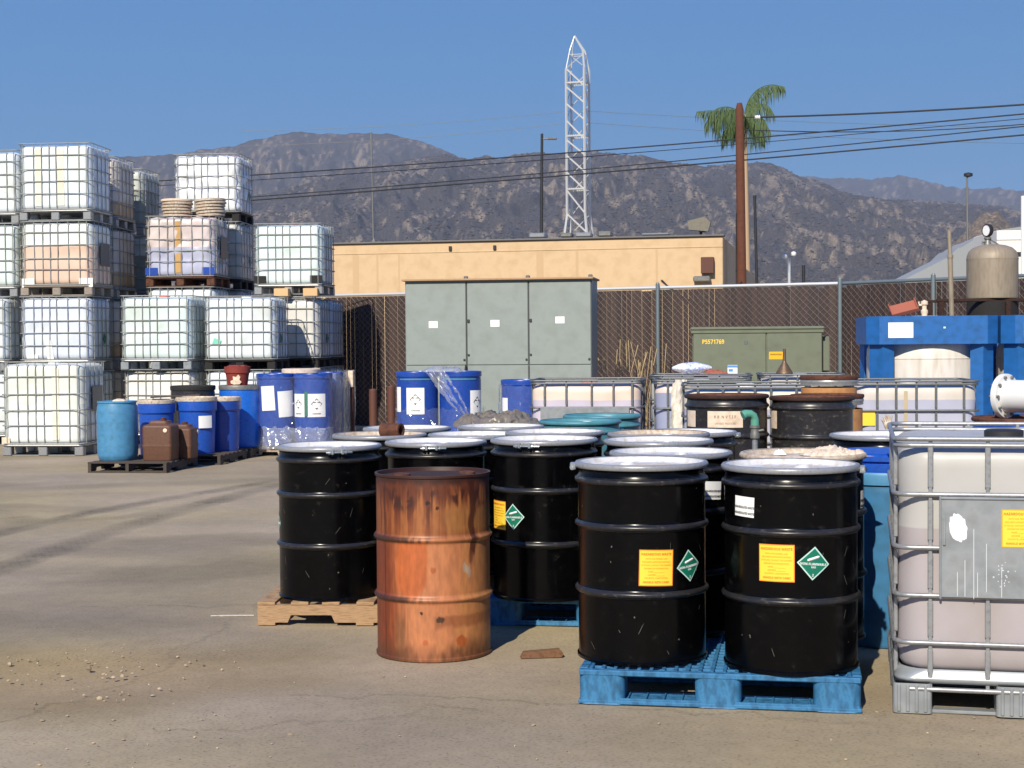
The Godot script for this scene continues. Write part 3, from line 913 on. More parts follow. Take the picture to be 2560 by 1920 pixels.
func plastic_pallet(label: String, x: float, z: float, yaw: float, w: float, d: float) -> void:
	var t := thing("plastic_pallet", label, "pallet", Vector3(x, 0, z), yaw, "blue plastic pallets")
	var h := 0.15
	var g := Geo.new()
	for s in [-1.0, 1.0]:
		g.box(Vector3(0, h - 0.014, s * (d / 2 - 0.02)), Vector3(w - 0.01, 0.024, 0.04), 0.004)
		g.box(Vector3(s * (w / 2 - 0.02), h - 0.013, 0), Vector3(0.04, 0.024, d - 0.09), 0.004)
	var nx := 22
	for k in nx:
		g.box(Vector3(-w / 2 + 0.05 + (w - 0.1) * k / (nx - 1), h - 0.0125, 0), Vector3(0.016, 0.021, d - 0.085), 0.002)
	for k in 16:
		g.box(Vector3(0, h - 0.019, -d / 2 + 0.06 + (d - 0.12) * k / 15), Vector3(w - 0.085, 0.021, 0.016), 0.002)
	part(t, "deck_grid", g.mesh(), M.plastic_pallet)
	for i in 3:
		for j in 3:
			part(t, "foot", once("pfoot", func():
				var f := Geo.new()
				var rows := []
				for q in [[0.0, 0.004], [0.012, -0.004], [0.118, -0.002], [0.134, 0.004]]:
					rows.append(rrect(0.2 + q[1], 0.17 + q[1], 0.035, q[0], 4))
				f.grid(rows, false, true)
				f.poly(Array(rrect(0.2, 0.17, 0.035, 0.134, 4)), Vector3.UP)
				return f.mesh()), M.plastic_pallet, at((i - 1) * (w / 2 - 0.102), 0.0, (j - 1) * (d / 2 - 0.088)))
	for j in 3:
		part(t, "runner", once("prun%.2f" % w, func():
			var f := Geo.new()
			f.box(Vector3(0, 0.009, 0), Vector3(w, 0.018, 0.15), 0.004)
			for k in 15:
				f.box(Vector3(-w / 2 + 0.06 + (w - 0.12) * k / 14, 0.023, 0), Vector3(0.006, 0.012, 0.13), 0.001)
			for s in [-1.0, 1.0]:
				f.box(Vector3(0, 0.0225, s * 0.066), Vector3(w - 0.02, 0.01, 0.008), 0.001)
			return f.mesh()), M.plastic_pallet, at(0, 0, (j - 1) * (d / 2 - 0.078)))

# ---------------------------------------------------------------- caged totes

func bottle_mesh(w: float, d: float, y0: float, y1: float, top: Color, low: Color, fill: float, bulge: float, sd: int) -> ArrayMesh:
	var g := Geo.new()
	var f := noise(1.6, 2, sd)
	var rows := []
	var cols := []
	var levels := [[0.0, 0.07], [0.012, 0.025], [0.045, 0.004], [0.08, 0.0]]
	var hh := y1 - y0
	var n := 11
	for k in n:
		levels.append([0.1 + (hh - 0.2) * k / (n - 1), 0.0])
	if fill > 0.0:
		levels.append([fill * hh - 0.002, 0.0])
		levels.append([fill * hh + 0.002, 0.0])
	levels.append_array([[hh - 0.06, 0.003], [hh - 0.03, 0.016], [hh - 0.01, 0.045], [hh, 0.1]])
	levels.sort_custom(func(a, b): return a[0] < b[0])
	for l in levels:
		var ring := rrect(w - l[1] * 2.0, d - l[1] * 2.0, maxf(0.13 - l[1], 0.05), y0 + l[0], 5)
		# more points along the straight sides, so that the walls can bulge
		var fine := PackedVector3Array()
		for k in ring.size() - 1:
			var m := 1
			if k % 6 == 0:
				m = maxi(1, int([w / 2, d, w, d, w / 2][k / 6] / 0.09))
			for s in m:
				fine.append(ring[k].lerp(ring[k + 1], float(s) / m))
		fine.append(ring[0])
		for k in fine.size():
			var p := fine[k]
			var t: float = sin(PI * clampf(l[0] / hh, 0, 1))
			var off := (bulge * f.get_noise_3d(p.x * 2.0, p.y * 2.6, p.z * 2.0) + 0.004 * sin(p.y * 27.0)) * t
			var o := Vector3(p.x / w, 0, p.z / d).normalized() * off
			fine[k] = p + o + Vector3(0, (0.6 * bulge * f.get_noise_2d(p.x * 3.0, p.z * 3.0)) if l[0] > hh * 0.8 else 0.0, 0)
		rows.append(fine)
		cols.append(low if fill > 0.0 and l[0] < fill * hh else top)
	g.grid(rows, false, true, [], cols)
	g.col = top
	g.poly(Array(rows[-1]), Vector3.UP)
	return g.mesh()

# o: top, low (colours), fill (0..1), w, d, h, pal ("steel", "wood", "black"), plate, tags; x, z is the front left lower corner
func tote(label: String, x: float, z: float, y: float, yaw: float, o := {}) -> Node3D:
	var w: float = o.get("w", 1.19)
	var d: float = o.get("d", 1.0)
	var h: float = o.get("h", 1.165)
	var near: bool = o.get("near", false)
	var r: float = o.get("r", 0.0078)
	var ba := Basis(Vector3.UP, deg_to_rad(yaw))
	var t := thing("caged_tote", label, "tote", Vector3(x, y, z) + ba * Vector3(w / 2, 0, -d / 2), yaw, o.get("group", "stacked caged totes"))
	var top: Color = o.get("top", lin(232, 240, 245))
	var low: Color = o.get("low", top)
	var fill: float = o.get("fill", 0.0)
	var bulge: float = o.get("bulge", 0.012)
	var sd: int = o.get("seed", 1)
	var y0 := 0.165
	var y1 := h - 0.035
	var key := "bot%s%s%.2f%.2f%.3f%.3f%d%.2f" % [top.to_html(), low.to_html(), w, d, h, fill, sd, bulge]
	var bottle := part(t, "bottle", once(key, func(): return bottle_mesh(w - 0.055, d - 0.055, y0, y1, top, low, fill, bulge, sd)), M.bottle)
	part(bottle, "filler_cap", once("cap", func():
		var g := Geo.new()
		g.lathe([Vector2(0.085, -0.01), Vector2(0.085, 0.03), Vector2(0.078, 0.036), Vector2(0, 0.036)], 20)
		return g.mesh()), o.get("cap", M.pink if sd % 3 == 0 else M.white), at(0, y1 - 0.004, 0))
	part(bottle, "valve", once("valve", func():
		var g := Geo.new()
		g.tube([Vector3(0, 0, 0), Vector3(0, 0, 0.05)], 0.035, 10)
		g.box(Vector3(0, 0.045, 0.03), Vector3(0.09, 0.014, 0.02), 0.004)
		return g.mesh()), M.pink if sd % 2 else M.dark_metal, at(0, y0 + 0.07, -d / 2 + 0.035, 180))
	var cm: Material = o.get("cage", M.cage_far)
	var cage := hold(t, "cage")
	var hoops: Array = o.get("hoops", [0.17, 0.36, 0.52, 0.68, 0.86, 1.0])
	var wob := RandomNumberGenerator.new()
	wob.seed = sd * 31 + 7
	var amount := 0.12 if near else 0.5
	for k in hoops.size():
		var hy: float = hoops[k] if near else 0.17 + (h - 0.182) * (hoops[k] - 0.17) / 0.83
		var last: bool = k == hoops.size() - 1
		part(cage, "hoop", once("hoop%.2f%.2f%.3f" % [w, d, r], func():
			var g := Geo.new()
			var path := Array(rrect(w - r * 2, d - r * 2, 0.07, 0.0, 4 if near else 2))
			path.pop_back()
			g.tube(path, r, 10 if near else 5, true)
			return g.mesh()), cm, Transform3D(Basis(Vector3.BACK, deg_to_rad(wob.randf_range(-amount, amount))) * Basis(Vector3.RIGHT, deg_to_rad(wob.randf_range(-amount, amount))), Vector3(0, hy + (0.0 if last or k == 0 else wob.randf_range(-0.012, 0.012) * amount * 2.0), 0)))
		if last and near:
			part(cage, "hoop", cache["hoop%.2f%.2f%.3f" % [w, d, r]], cm, Transform3D(Basis().scaled(Vector3(0.985, 1.0, 0.985)), Vector3(0, hy - 0.028, 0)))
	var bw := r * 0.9
	var top_y: float = hoops[-1] if near else h - 0.012
	var low_y: float = hoops[0] if near else 0.17
	var bar := once("bar%.3f%.3f%s" % [top_y, r, near], func():
		var g := Geo.new()
		if near:
			var a := low_y
			for k in range(1, hoops.size()):
				var b: float = hoops[k]
				g.box(Vector3(0, (a + b) / 2, 0), Vector3(r * 2.1, b - a - 0.055, r * 1.7), 0.003)
				g.box(Vector3(0, a + 0.014, r * 0.3), Vector3(r * 1.5, 0.03, r * 0.7), 0.002)
				g.box(Vector3(0, b - 0.014, r * 0.3), Vector3(r * 1.5, 0.03, r * 0.7), 0.002)
				a = b
		else:
			g.tube([Vector3(0, low_y, 0), Vector3(0, top_y, 0)], bw, 5)
		return g.mesh())
	var fx: Array = o.get("bars", [0.075, 0.215, 0.325, 0.425, 0.525, 0.675, 0.825, 0.925])
	for fr in fx:
		for s in [-1.0, 1.0]:
			part(cage, "bar", bar, cm, Transform3D(Basis(Vector3.BACK, deg_to_rad(wob.randf_range(-amount, amount) * 0.8)) * Basis(Vector3.UP, 0.0 if s > 0 else PI), Vector3((fr - 0.5) * w, 0, s * (d / 2 - r * 1.9))))
	for fr in o.get("side_bars", [0.14, 0.32, 0.5, 0.68, 0.86]):
		for s in [-1.0, 1.0]:
			part(cage, "bar", bar, cm, at(s * (w / 2 - r * 1.9), 0, (fr - 0.5) * d, s * 90.0))
	var pal := hold(t, "base")
	var pm: Material = M.galv
	match o.get("pal", "steel"):
		"wood": pm = M.wood_grey
		"raw": pm = M.rust
		"black": pm = M.skirt
		"bright": pm = M.sheet
	part(pal, "tray", once("tray%.2f%.2f" % [w, d], func():
		var g := Geo.new()
		var rows := [rrect(w - 0.1, d - 0.1, 0.08, 0.128, 4), rrect(w - 0.02, d - 0.02, 0.09, 0.13, 4), rrect(w - 0.02, d - 0.02, 0.09, 0.15, 4), rrect(w - 0.055, d - 0.055, 0.12, 0.185, 4), rrect(w - 0.07, d - 0.07, 0.12, 0.185, 4)]
		g.grid(rows, false, true)
		g.poly(Array(rows[0]), Vector3.DOWN)
		return g.mesh()), pm)
	for i in 3:
		for j in 3:
			part(pal, "foot", once("foot%s" % near, func():
				var g := Geo.new()
				if near:
					var ring := []
					for e in [0.002, 0.128]:
						var row := PackedVector3Array()
						for p in rrect(0.16, 0.14, 0.02, e, 3):
							row.append(p)
						ring.append(row)
					g.grid(ring, false, true)
					for k in 4:
						g.box(Vector3(-0.055 + k * 0.036, 0.065, 0.070), Vector3(0.016, 0.116, 0.012), 0.004)
				else:
					g.box(Vector3(0, 0.065, 0), Vector3(0.13, 0.126, 0.12), 0.01)
				return g.mesh()), pm, at((i - 1) * (w / 2 - 0.085), 0, (j - 1) * (d / 2 - 0.075)))
	for j in 3:
		part(pal, "runner", once("run%.2f%s" % [w, near], func():
			var g := Geo.new()
			g.box(Vector3(0, 0.009, 0), Vector3(w - 0.03, 0.016, 0.06), 0.004)
			return g.mesh()), pm, at(0, -0.004, (j - 1) * (d / 2 - 0.075) + 0.004))
	if o.has("side_plate"):
		part(t, "side_plate", once("splate", func():
			var g := Geo.new()
			g.box(Vector3.ZERO, Vector3(0.006, 0.36, 0.42), 0.002)
			return g.mesh()), M.plate, at(w / 2 + 0.004, h * o.side_plate, -0.05))
	if o.has("front_plate"):
		var pg := Geo.new()
		pg.box(Vector3((o.front_plate[0] - 0.5) * w, o.front_plate[1], d / 2 + 0.003), Vector3(o.front_plate[2], o.front_plate[3], 0.004), 0.001)
		part(t, "sheet_plate", pg.mesh(), M.sheet)
	if o.has("tags"):
		for q in o.tags:      # [u, v, width, height, material]
			var g := Geo.new()
			g.box(Vector3.ZERO, Vector3(q[2], q[3], 0.003), 0.001)
			part(t, "stuck_label", g.mesh(), q[4], Transform3D(Basis(Vector3.BACK, deg_to_rad(q[5] if q.size() > 5 else 0.0)), Vector3((q[0] - 0.5) * w, q[1] * h, d / 2 - 0.017)))
	if o.has("side_tag"):
		var g := Geo.new()
		g.box(Vector3.ZERO, Vector3(0.003, 0.13, 0.13), 0.001, Basis(Vector3.RIGHT, PI / 4))
		part(t, "stuck_label", g.mesh(), M.tag_dark_green, at(w / 2 - 0.013, h * 0.42, o.side_tag))
	if o.has("streak"):
		var g := Geo.new()
		var rows := []
		for k in 9:
			var yy := y0 + 0.06 + (y1 - y0 - 0.12) * k / 8.0
			rows.append(PackedVector3Array([Vector3(-0.5, yy, 0), Vector3(0.5, yy, 0)]))
		for q in o.streak:      # [u, width, colour]: stains that ran down the front of the bottle
			var sg := Geo.new()
			var sr := []
			for row in rows:
				sr.append(PackedVector3Array([Vector3((q[0] - 0.5) * w - q[1] / 2, row[0].y, d / 2 - 0.0205), Vector3((q[0] - 0.5) * w + q[1] / 2, row[0].y, d / 2 - 0.0205)]))
			sg.grid(sr)
			part(t, "stain", sg.mesh(), q[2])
	if o.has("corners"):
		for s in [-1.0, 1.0]:
			var g := Geo.new()
			g.box(Vector3(s * (w / 2 - 0.12), 0.25, d / 2 - 0.014), Vector3(0.21, 0.12, 0.006), 0.002)
			part(t, "corner_guard", g.mesh(), o.corners)
	return t

# ---------------------------------------------------------------- the setting

func track(mask: PackedFloat32Array, wpx: int, hpx: int, pts: Array, half: float, amount: float, x0: float, z0: float, ppm: float) -> void:
	var f := noise(0.35, 3, 9)
	for k in pts.size() - 1:
		var a: Vector2 = pts[k]
		var b: Vector2 = pts[k + 1]
		var steps := int(a.distance_to(b) * ppm * 0.7) + 1
		var across := (b - a).normalized().orthogonal()
		for s in steps:
			var p := a.lerp(b, float(s) / steps)
			var wob := half * (1.0 + 0.25 * f.get_noise_2d(p.x * 8.0, p.y * 8.0))
			var fade := 0.65 + 0.5 * f.get_noise_2d(p.x * 3.0 + 50.0, p.y * 3.0)
			var n := int(wob * 2.0 * ppm) + 1
			for j in n:
				var e := (float(j) / n - 0.5) * 2.0
				var q := p + across * e * wob
				var px := int((q.x - x0) * ppm)
				var py := int((q.y - z0) * ppm)
				if px >= 0 and py >= 0 and px < wpx and py < hpx:
					var at_ := py * wpx + px
					mask[at_] = maxf(mask[at_], amount * fade * (1.0 - e * e))

func ground() -> void:
	var x0 := -9.0
	var z0 := -25.5
	var ppm := 64.0
	var wpx := 1024
	var hpx := 1344
	var big := noise(0.22, 4, 31)
	var mid := noise(0.9, 4, 32)
	var fine := noise(7.0, 3, 33)
	var mask := PackedFloat32Array()
	mask.resize(wpx * hpx)
	track(mask, wpx, hpx, [Vector2(-3.75, -9.9), Vector2(-3.62, -10.8), Vector2(-3.35, -13.1), Vector2(-3.05, -14.9), Vector2(-2.75, -16.4), Vector2(-2.2, -18.5)], 0.2, 0.46, x0, z0, ppm)
	track(mask, wpx, hpx, [Vector2(-4.6, -11.4), Vector2(-4.35, -12.5), Vector2(-4.0, -14.2), Vector2(-3.5, -15.6), Vector2(-2.9, -17.0), Vector2(-2.3, -18.6)], 0.17, 0.48, x0, z0, ppm)
	track(mask, wpx, hpx, [Vector2(-6.2, -14.2), Vector2(-5.0, -14.6), Vector2(-4.2, -13.6), Vector2(-3.5, -13.9), Vector2(-3.0, -15.2)], 0.18, 0.26, x0, z0, ppm)
	track(mask, wpx, hpx, [Vector2(-6.0, -16.5), Vector2(-4.6, -17.0), Vector2(-3.0, -17.5), Vector2(-1.5, -18.3)], 0.4, 0.22, x0, z0, ppm)
	track(mask, wpx, hpx, [Vector2(-4.7, -12.4), Vector2(-4.4, -13.0), Vector2(-4.3, -13.6), Vector2(-4.6, -14.0)], 0.22, 0.32, x0, z0, ppm)
	var crack := PackedFloat32Array()
	crack.resize(wpx * hpx)
	for q in [[Vector2(-2.4, -6.1), Vector2(-1.9, -6.9), Vector2(-1.6, -8.6), Vector2(-1.4, -10.5)], [Vector2(-2.6, -9.2), Vector2(-0.9, -9.25), Vector2(0.8, -9.4)], [Vector2(-1.0, -6.9), Vector2(0.4, -6.6), Vector2(1.5, -6.2)], [Vector2(-1.45, -6.2), Vector2(-0.7, -6.35), Vector2(-0.2, -6.6)]]:
		var bent := []
		for k in q.size() - 1:
			for s in 14:
				var p: Vector2 = q[k].lerp(q[k + 1], s / 14.0)
				bent.append(p + Vector2(mid.get_noise_2d(p.x * 5.0, p.y * 5.0), mid.get_noise_2d(p.y * 5.0, p.x * 5.0 + 40.0)) * 0.16)
		track(crack, wpx, hpx, bent, 0.02, 0.7, x0, z0, ppm)
	var bytes := PackedByteArray()
	bytes.resize(wpx * hpx * 3)
	var k := 0
	for py in hpx:
		var z := z0 + (py + 0.5) / ppm
		for px in wpx:
			var x := x0 + (px + 0.5) / ppm
			var b := big.get_noise_2d(x, z)
			var m := mid.get_noise_2d(x * 0.7, z)
			var n := fine.get_noise_2d(x, z)
			var v := 0.985 + 0.09 * b + 0.08 * m + 0.045 * n
			var hue := big.get_noise_2d(x * 1.3 + 200.0, z * 1.3 - 90.0) * 0.05
			# a shallow pan of loose brown soil at the left
			var e := Vector2((x + 2.15) / 1.05, (z + 7.3) / 0.85).length() + 0.45 * m
			var soil := clampf(1.6 - e * 1.25, 0.0, 1.0)
			var dark := mask[k] * (0.85 + 0.5 * n)
			var cr := crack[k]
			# pale dust drifts, darker oily patches
			var pale := clampf(big.get_noise_2d(x + 31.0, z * 1.4) * 1.8 - 0.25, 0.0, 0.5)
			var oil := clampf(big.get_noise_2d(x * 0.8 - 77.0, z * 1.2) * 1.9 - 0.32, 0.0, 0.5)
			v *= (1.0 - dark) * (1.0 - 0.22 * cr) * (1.0 - 0.22 * oil)
			bytes[k * 3] = clampi(int(255.0 * v * lerpf(0.668 + 0.05 * pale, 0.640, soil)), 0, 255)
			bytes[k * 3 + 1] = clampi(int(255.0 * v * lerpf(0.604 + 0.045 * pale, 0.555, soil)), 0, 255)
			bytes[k * 3 + 2] = clampi(int(255.0 * v * (lerpf(0.488 + 0.03 * pale, 0.405, soil) - hue)), 0, 255)
			k += 1
	var im := Image.create_from_data(wpx, hpx, false, Image.FORMAT_RGB8, bytes)
	var mt := mat(Color(0.935, 0.935, 0.94), 0.93)
	mt.albedo_texture = ImageTexture.create_from_image(im)
	mt.detail_enabled = true
	mt.detail_blend_mode = BaseMaterial3D.BLEND_MODE_MUL
	mt.detail_uv_layer = BaseMaterial3D.DETAIL_UV_2
	mt.detail_albedo = ntex(0.07, 6, [0.0, 0.22, 0.4, 0.6, 0.8, 0.86, 1.0], [Color(0.78, 0.77, 0.76), Color(0.89, 0.885, 0.88), Color(0.975, 0.975, 0.97), Color(1, 1, 1), Color(0.985, 0.985, 0.98), Color(1, 1, 1), Color(1, 1, 1)], 1024, 34)
	# one sheet, fine near the camera and stretching to the horizon
	var xs := [-4000.0, -600.0, -80.0, -25.0]
	for q in 90:
		xs.append(-9.0 + q * 0.18)
	xs.append_array([9.0, 25.0, 80.0, 600.0, 4000.0])
	var zs := [-6500.0, -900.0, -120.0, -40.0, -25.5]
	for q in 44:
		zs.append(-25.0 + q * 0.3)
	for q in 60:
		zs.append(-11.8 + q * 0.15)
	zs.append_array([-2.0, 4.0, 30.0, 300.0])
	var g := Geo.new()
	var uvs2 := PackedVector2Array()
	var rows := []
	var uvs := []
	var hn := noise(0.5, 4, 37)
	for q in range(zs.size() - 1, -1, -1):
		var row := PackedVector3Array()
		var ur := []
		for x in xs:
			var z: float = zs[q]
			var y := 0.0
			if absf(x) < 12.0 and z > -12.0 and z < -4.0:
				var pan := exp(-(pow((x + 2.15) / 0.8, 2.0) + pow((z + 7.3) / 0.6, 2.0)))
				y = -0.035 * pan + 0.012 * pan * hn.get_noise_2d(x * 9.0, z * 9.0) + 0.004 * hn.get_noise_2d(x * 3.0, z * 3.0) - 0.004
			row.append(Vector3(x, y, z))
			ur.append(Vector2((x - x0) * ppm / wpx, (z - z0) * ppm / hpx))
			uvs2.append(Vector2(x, z) / 1.7)
		rows.append(row)
		uvs.append(ur)
	g.grid(rows, false, false, uvs)
	var a := []
	a.resize(Mesh.ARRAY_MAX)
	a[Mesh.ARRAY_VERTEX] = g.v
	a[Mesh.ARRAY_NORMAL] = g.n
	a[Mesh.ARRAY_TEX_UV] = g.uv
	a[Mesh.ARRAY_TEX_UV2] = uvs2
	a[Mesh.ARRAY_INDEX] = g.ix
	var mesh := ArrayMesh.new()
	mesh.add_surface_from_arrays(Mesh.PRIMITIVE_TRIANGLES, a)
	structure("ground", mesh, mt)

func hill_range(called: String, ridge: Array, dist: float, near: float, back: float, sd: int, rough: float, tan_share: float, tan_col: Color, dark_col: Color, nx: int, nz: int) -> void:
	# ridge: (x, height) of the skyline at this distance
	var gul := noise(1.0, 5, sd, FastNoiseLite.TYPE_SIMPLEX)
	gul.fractal_type = FastNoiseLite.FRACTAL_RIDGED
	var soft := noise(1.0, 4, sd + 1)
	var spots := noise(1.0, 3, sd + 2)
	var xa: float = ridge[0].x
	var xb: float = ridge[-1].x
	var rows := []
	var cols := []
	for j in nz + 1:
		var t := float(j) / nz * 1.12
		var row := PackedVector3Array()
		for i in nx + 1:
			var x := lerpf(xa, xb, float(i) / nx)
			var h := 0.0
			for k in ridge.size() - 1:
				if x <= ridge[k + 1].x or k == ridge.size() - 2:
					var s := clampf((x - ridge[k].x) / (ridge[k + 1].x - ridge[k].x), 0.0, 1.0)
					h = lerpf(ridge[k].y, ridge[k + 1].y, s)
					break
			var z := lerpf(near, dist, minf(t, 1.0)) + maxf(t - 1.0, 0.0) * back * 8.0
			var prof := pow(minf(t, 1.0), 1.25)
			var side := 1.0 - smoothstep(0.8, 1.02, t) * 0.88
			# the profile is fanned from the camera, so every spur keeps its true place and height
			var px := x * z / dist
			var gu := gul.get_noise_2d(px / 210.0 + soft.get_noise_2d(px / 300.0, z / 300.0) * 0.7, z / 520.0)
			var y := h * prof + rough * side * minf(1.0, t * 3.0) * (gu * 0.62 + 0.3 * gul.get_noise_2d(px / 85.0 + 70.0, z / 240.0) + soft.get_noise_2d(px / 50.0, z / 120.0) * 0.3)
			if t > 1.0:
				y -= (t - 1.0) * h * 3.0
			y += soft.get_noise_2d(px / 16.0, z / 18.0) * rough * 0.045
			row.append(Vector3(px, y, -z))
			var p := 0.55 * spots.get_noise_2d(px / 85.0, z / 260.0) + 0.35 * spots.get_noise_2d(px / 26.0 + z / 130.0, z / 80.0) + 0.8 * spots.get_noise_2d(px / 11.0 + 90.0 + z / 60.0, z / 32.0)
			var share := clampf((p - 0.26 + tan_share) * 3.2, 0.0, 0.9)
			g_cols.append(dark_col.lerp(tan_col, share) * 1.3)
		rows.append(row)
	var g := Geo.new()
	g.grid(rows)
	g.c = g_cols
	structure(called, g.mesh(), M.hills)
	g_cols = PackedColorArray()
	g_rows = rows

var g_cols := PackedColorArray()
var g_rows := []

func scrub(rows: Array, count: int, lo: float, hi: float) -> void:
	var g := Geo.new()
	g.lathe([Vector2(0.0, -0.3), Vector2(0.9, 0.1), Vector2(0.8, 0.55), Vector2(0.0, 0.95)], 6)
	var mm := MultiMesh.new()
	mm.transform_format = MultiMesh.TRANSFORM_3D
	mm.mesh = g.mesh()
	mm.instance_count = count
	var dens := noise(0.006, 4, 55)
	var k := 0
	while k < count:
		var j := rng.randi_range(int(rows.size() * 0.12), int(rows.size() * 0.9) - 1)
		var i := rng.randi_range(0, rows[0].size() - 2)
		var p: Vector3 = rows[j][i].lerp(rows[j + 1][i + 1], rng.randf())
		if dens.get_noise_2d(p.x, p.z) + rng.randf_range(-0.5, 0.5) < -0.1:
			continue
		var s := rng.randf_range(lo, hi)
		mm.set_instance_transform(k, Transform3D(Basis(Vector3.UP, rng.randf() * TAU).scaled(Vector3(s * rng.randf_range(0.8, 1.5), s * 0.8, s)), p))
		k += 1
	var o := MultiMeshInstance3D.new()
	o.name = "hillside_scrub"
	o.multimesh = mm
	o.material_override = M.scrub
	add_child(o, true)
	tag(o, "dark burnt scrub dotted over the near range of hills", "scrub", "", "stuff")

func slat_fence(label: String, a: Vector3, b: Vector3, h: float, rail_mat: Material, posts: Array, sd: int) -> void:
	var span := Vector2(b.x - a.x, b.z - a.z).length()
	var yaw := -rad_to_deg(atan2(b.z - a.z, b.x - a.x))
	var t := thing("slat_fence", label, "fence", a, yaw, "brown slatted chain link fences")
	var lr := RandomNumberGenerator.new()
	lr.seed = sd
	var n := int(span / 0.09)
	for k in n:
		var mt: Material = [M.slat, M.slat2, M.slat3][lr.randi() % 3]
		var sag := 0.0 if lr.randf() < 0.94 else -lr.randf_range(0.01, 0.05)
		part(t, "slat", once("slat%.2f" % h, func():
			var g := Geo.new()
			g.box(Vector3(0, 0.05 + (h - 0.085) / 2, 0), Vector3(0.085, h - 0.085, 0.006), 0.0)
			return g.mesh()), mt, Transform3D(Basis(Vector3.FORWARD, deg_to_rad(lr.randf_range(-0.05, 0.05))) * Basis(Vector3.UP, deg_to_rad(lr.randf_range(-5, 5))), Vector3(0.045 + k * span / n, sag, lr.randf_range(-0.003, 0.003))))
	var g := Geo.new()
	var hw := h - 0.06
	var step := 0.11
	var q := -hw
	while q < span:
		for s in [0, 1]:
			var x0 := q if s == 0 else q + hw
			var x1 := q + hw if s == 0 else q
			var p0 := Vector2(x0, 0.03)
			var p1 := Vector2(x1, 0.03 + hw)
			# clipped to the panel
			for e in [0.0, span]:
				if (p0.x < e) != (p1.x < e):
					var c := p0.lerp(p1, (e - p0.x) / (p1.x - p0.x))
					if (e == 0.0) == (p0.x < e): p0 = c
					else: p1 = c
			if p0.x > span + 0.001 or p1.x > span + 0.001 or p0.x < -0.001 or p1.x < -0.001:
				continue
			g.tube([Vector3(p0.x, p0.y, 0.009 + 0.003 * s), Vector3(p1.x, p1.y, 0.009 + 0.003 * s)], 0.0032, 3, false, false)
		q += step
	var link := part(t, "chain_link", g.mesh(), M.wire)
	link.set_meta("kind", "stuff")
	g = Geo.new()
	g.tube([Vector3(0, h, 0), Vector3(span, h, 0)], 0.028, 10)
	part(t, "top_rail", g.mesh(), rail_mat)
	for px in posts:
		g = Geo.new()
		g.tube([Vector3(0, 0, 0), Vector3(0, h + 0.06, 0), Vector3(0, h + 0.09, 0)], [0.035, 0.035, 0.012], 10)
		part(t, "post", g.mesh(), M.post, at(px, 0, 0.05))

func beam(g: Geo, a: Vector3, b: Vector3, w: float) -> void:
	var d := b - a
	var zb := d.normalized()
	var xb := zb.cross(Vector3(0.3, 1, 0.2)).normalized()
	g.box((a + b) / 2, Vector3(w, w, d.length()), 0.0, Basis(xb, zb.cross(xb), zb))

func pylon(x: float, z: float) -> void:
	var t := thing("lattice_pylon", "tall white lattice steel pylon with a slanted pointed top behind the building", "pylon", Vector3(x, 0, z), -18)
	var W := 0.72
	var corners := [Vector2(-W, W), Vector2(W, W), Vector2(W, -W), Vector2(-W, -W)]
	var h1 := 22.6
	var waist := 11.4
	for k in 4:
		var c: Vector2 = corners[k]
		var g := Geo.new()
		beam(g, Vector3(c.x * 2.8, 0, c.y * 2.8), Vector3(c.x, waist, c.y), 0.135)
		beam(g, Vector3(c.x, waist, c.y), Vector3(c.x, h1, c.y), 0.135)
		part(t, "leg", g.mesh(), M.pylon)
	var levels := [0.0, 4.0, 7.5, 9.9, 11.4, 13.2, 14.6, 15.9, 17.1, 18.6, 19.9, 21.2, 22.6]
	for f in 4:
		var c: Vector2 = corners[f]
		var e: Vector2 = corners[(f + 1) % 4]
		for k in levels.size() - 1:
			var s0: float = 1.0 + maxf(0.0, 1.8 * (1.0 - levels[k] / waist))
			var s1: float = 1.0 + maxf(0.0, 1.8 * (1.0 - levels[k + 1] / waist))
			var g := Geo.new()
			beam(g, Vector3(c.x * s1, levels[k + 1], c.y * s1), Vector3(e.x * s0, levels[k], e.y * s0), 0.1 if f == 0 else 0.055)
			part(t, "brace", g.mesh(), M.pylon)
	for hh in [13.3, 17.4, 21.5]:
		var g := Geo.new()
		for f in 4:
			var c: Vector2 = corners[f]
			var e: Vector2 = corners[(f + 1) % 4]
			beam(g, Vector3(c.x, hh, c.y), Vector3(e.x, hh, e.y), 0.1)
		for q in 7:
			g.box(Vector3(-W + 0.2 + q * (W * 2 - 0.4) / 6, hh + 0.08, 0), Vector3(0.05, 0.03, W * 1.8))
		part(t, "platform", g.mesh(), M.pylon)
	var apex := Vector3(-W * 0.3, 25.2, 0)
	var top := Geo.new()
	for k in 4:
		var c: Vector2 = corners[k]
		var mid := Vector3(c.x * 0.72, 24.0, c.y * 0.5) if c.x > 0 else Vector3(c.x * 0.72, 24.0, c.y * 0.55)
		beam(top, Vector3(c.x, h1, c.y), mid, 0.11 if c.x > 0 else 0.07)
		beam(top, mid, apex, 0.1 if c.x > 0 else 0.06)
	for k in 4:
		var c: Vector2 = corners[k]
		var e: Vector2 = corners[(k + 1) % 4]
		beam(top, Vector3(c.x, h1, c.y), Vector3(e.x * 0.8, 23.7, e.y * 0.55), 0.05)
		beam(top, Vector3(c.x * 0.8, 23.7, c.y * 0.55), Vector3(e.x * 0.8, 23.7, e.y * 0.55), 0.05)
	part(t, "peak", top.mesh(), M.pylon)

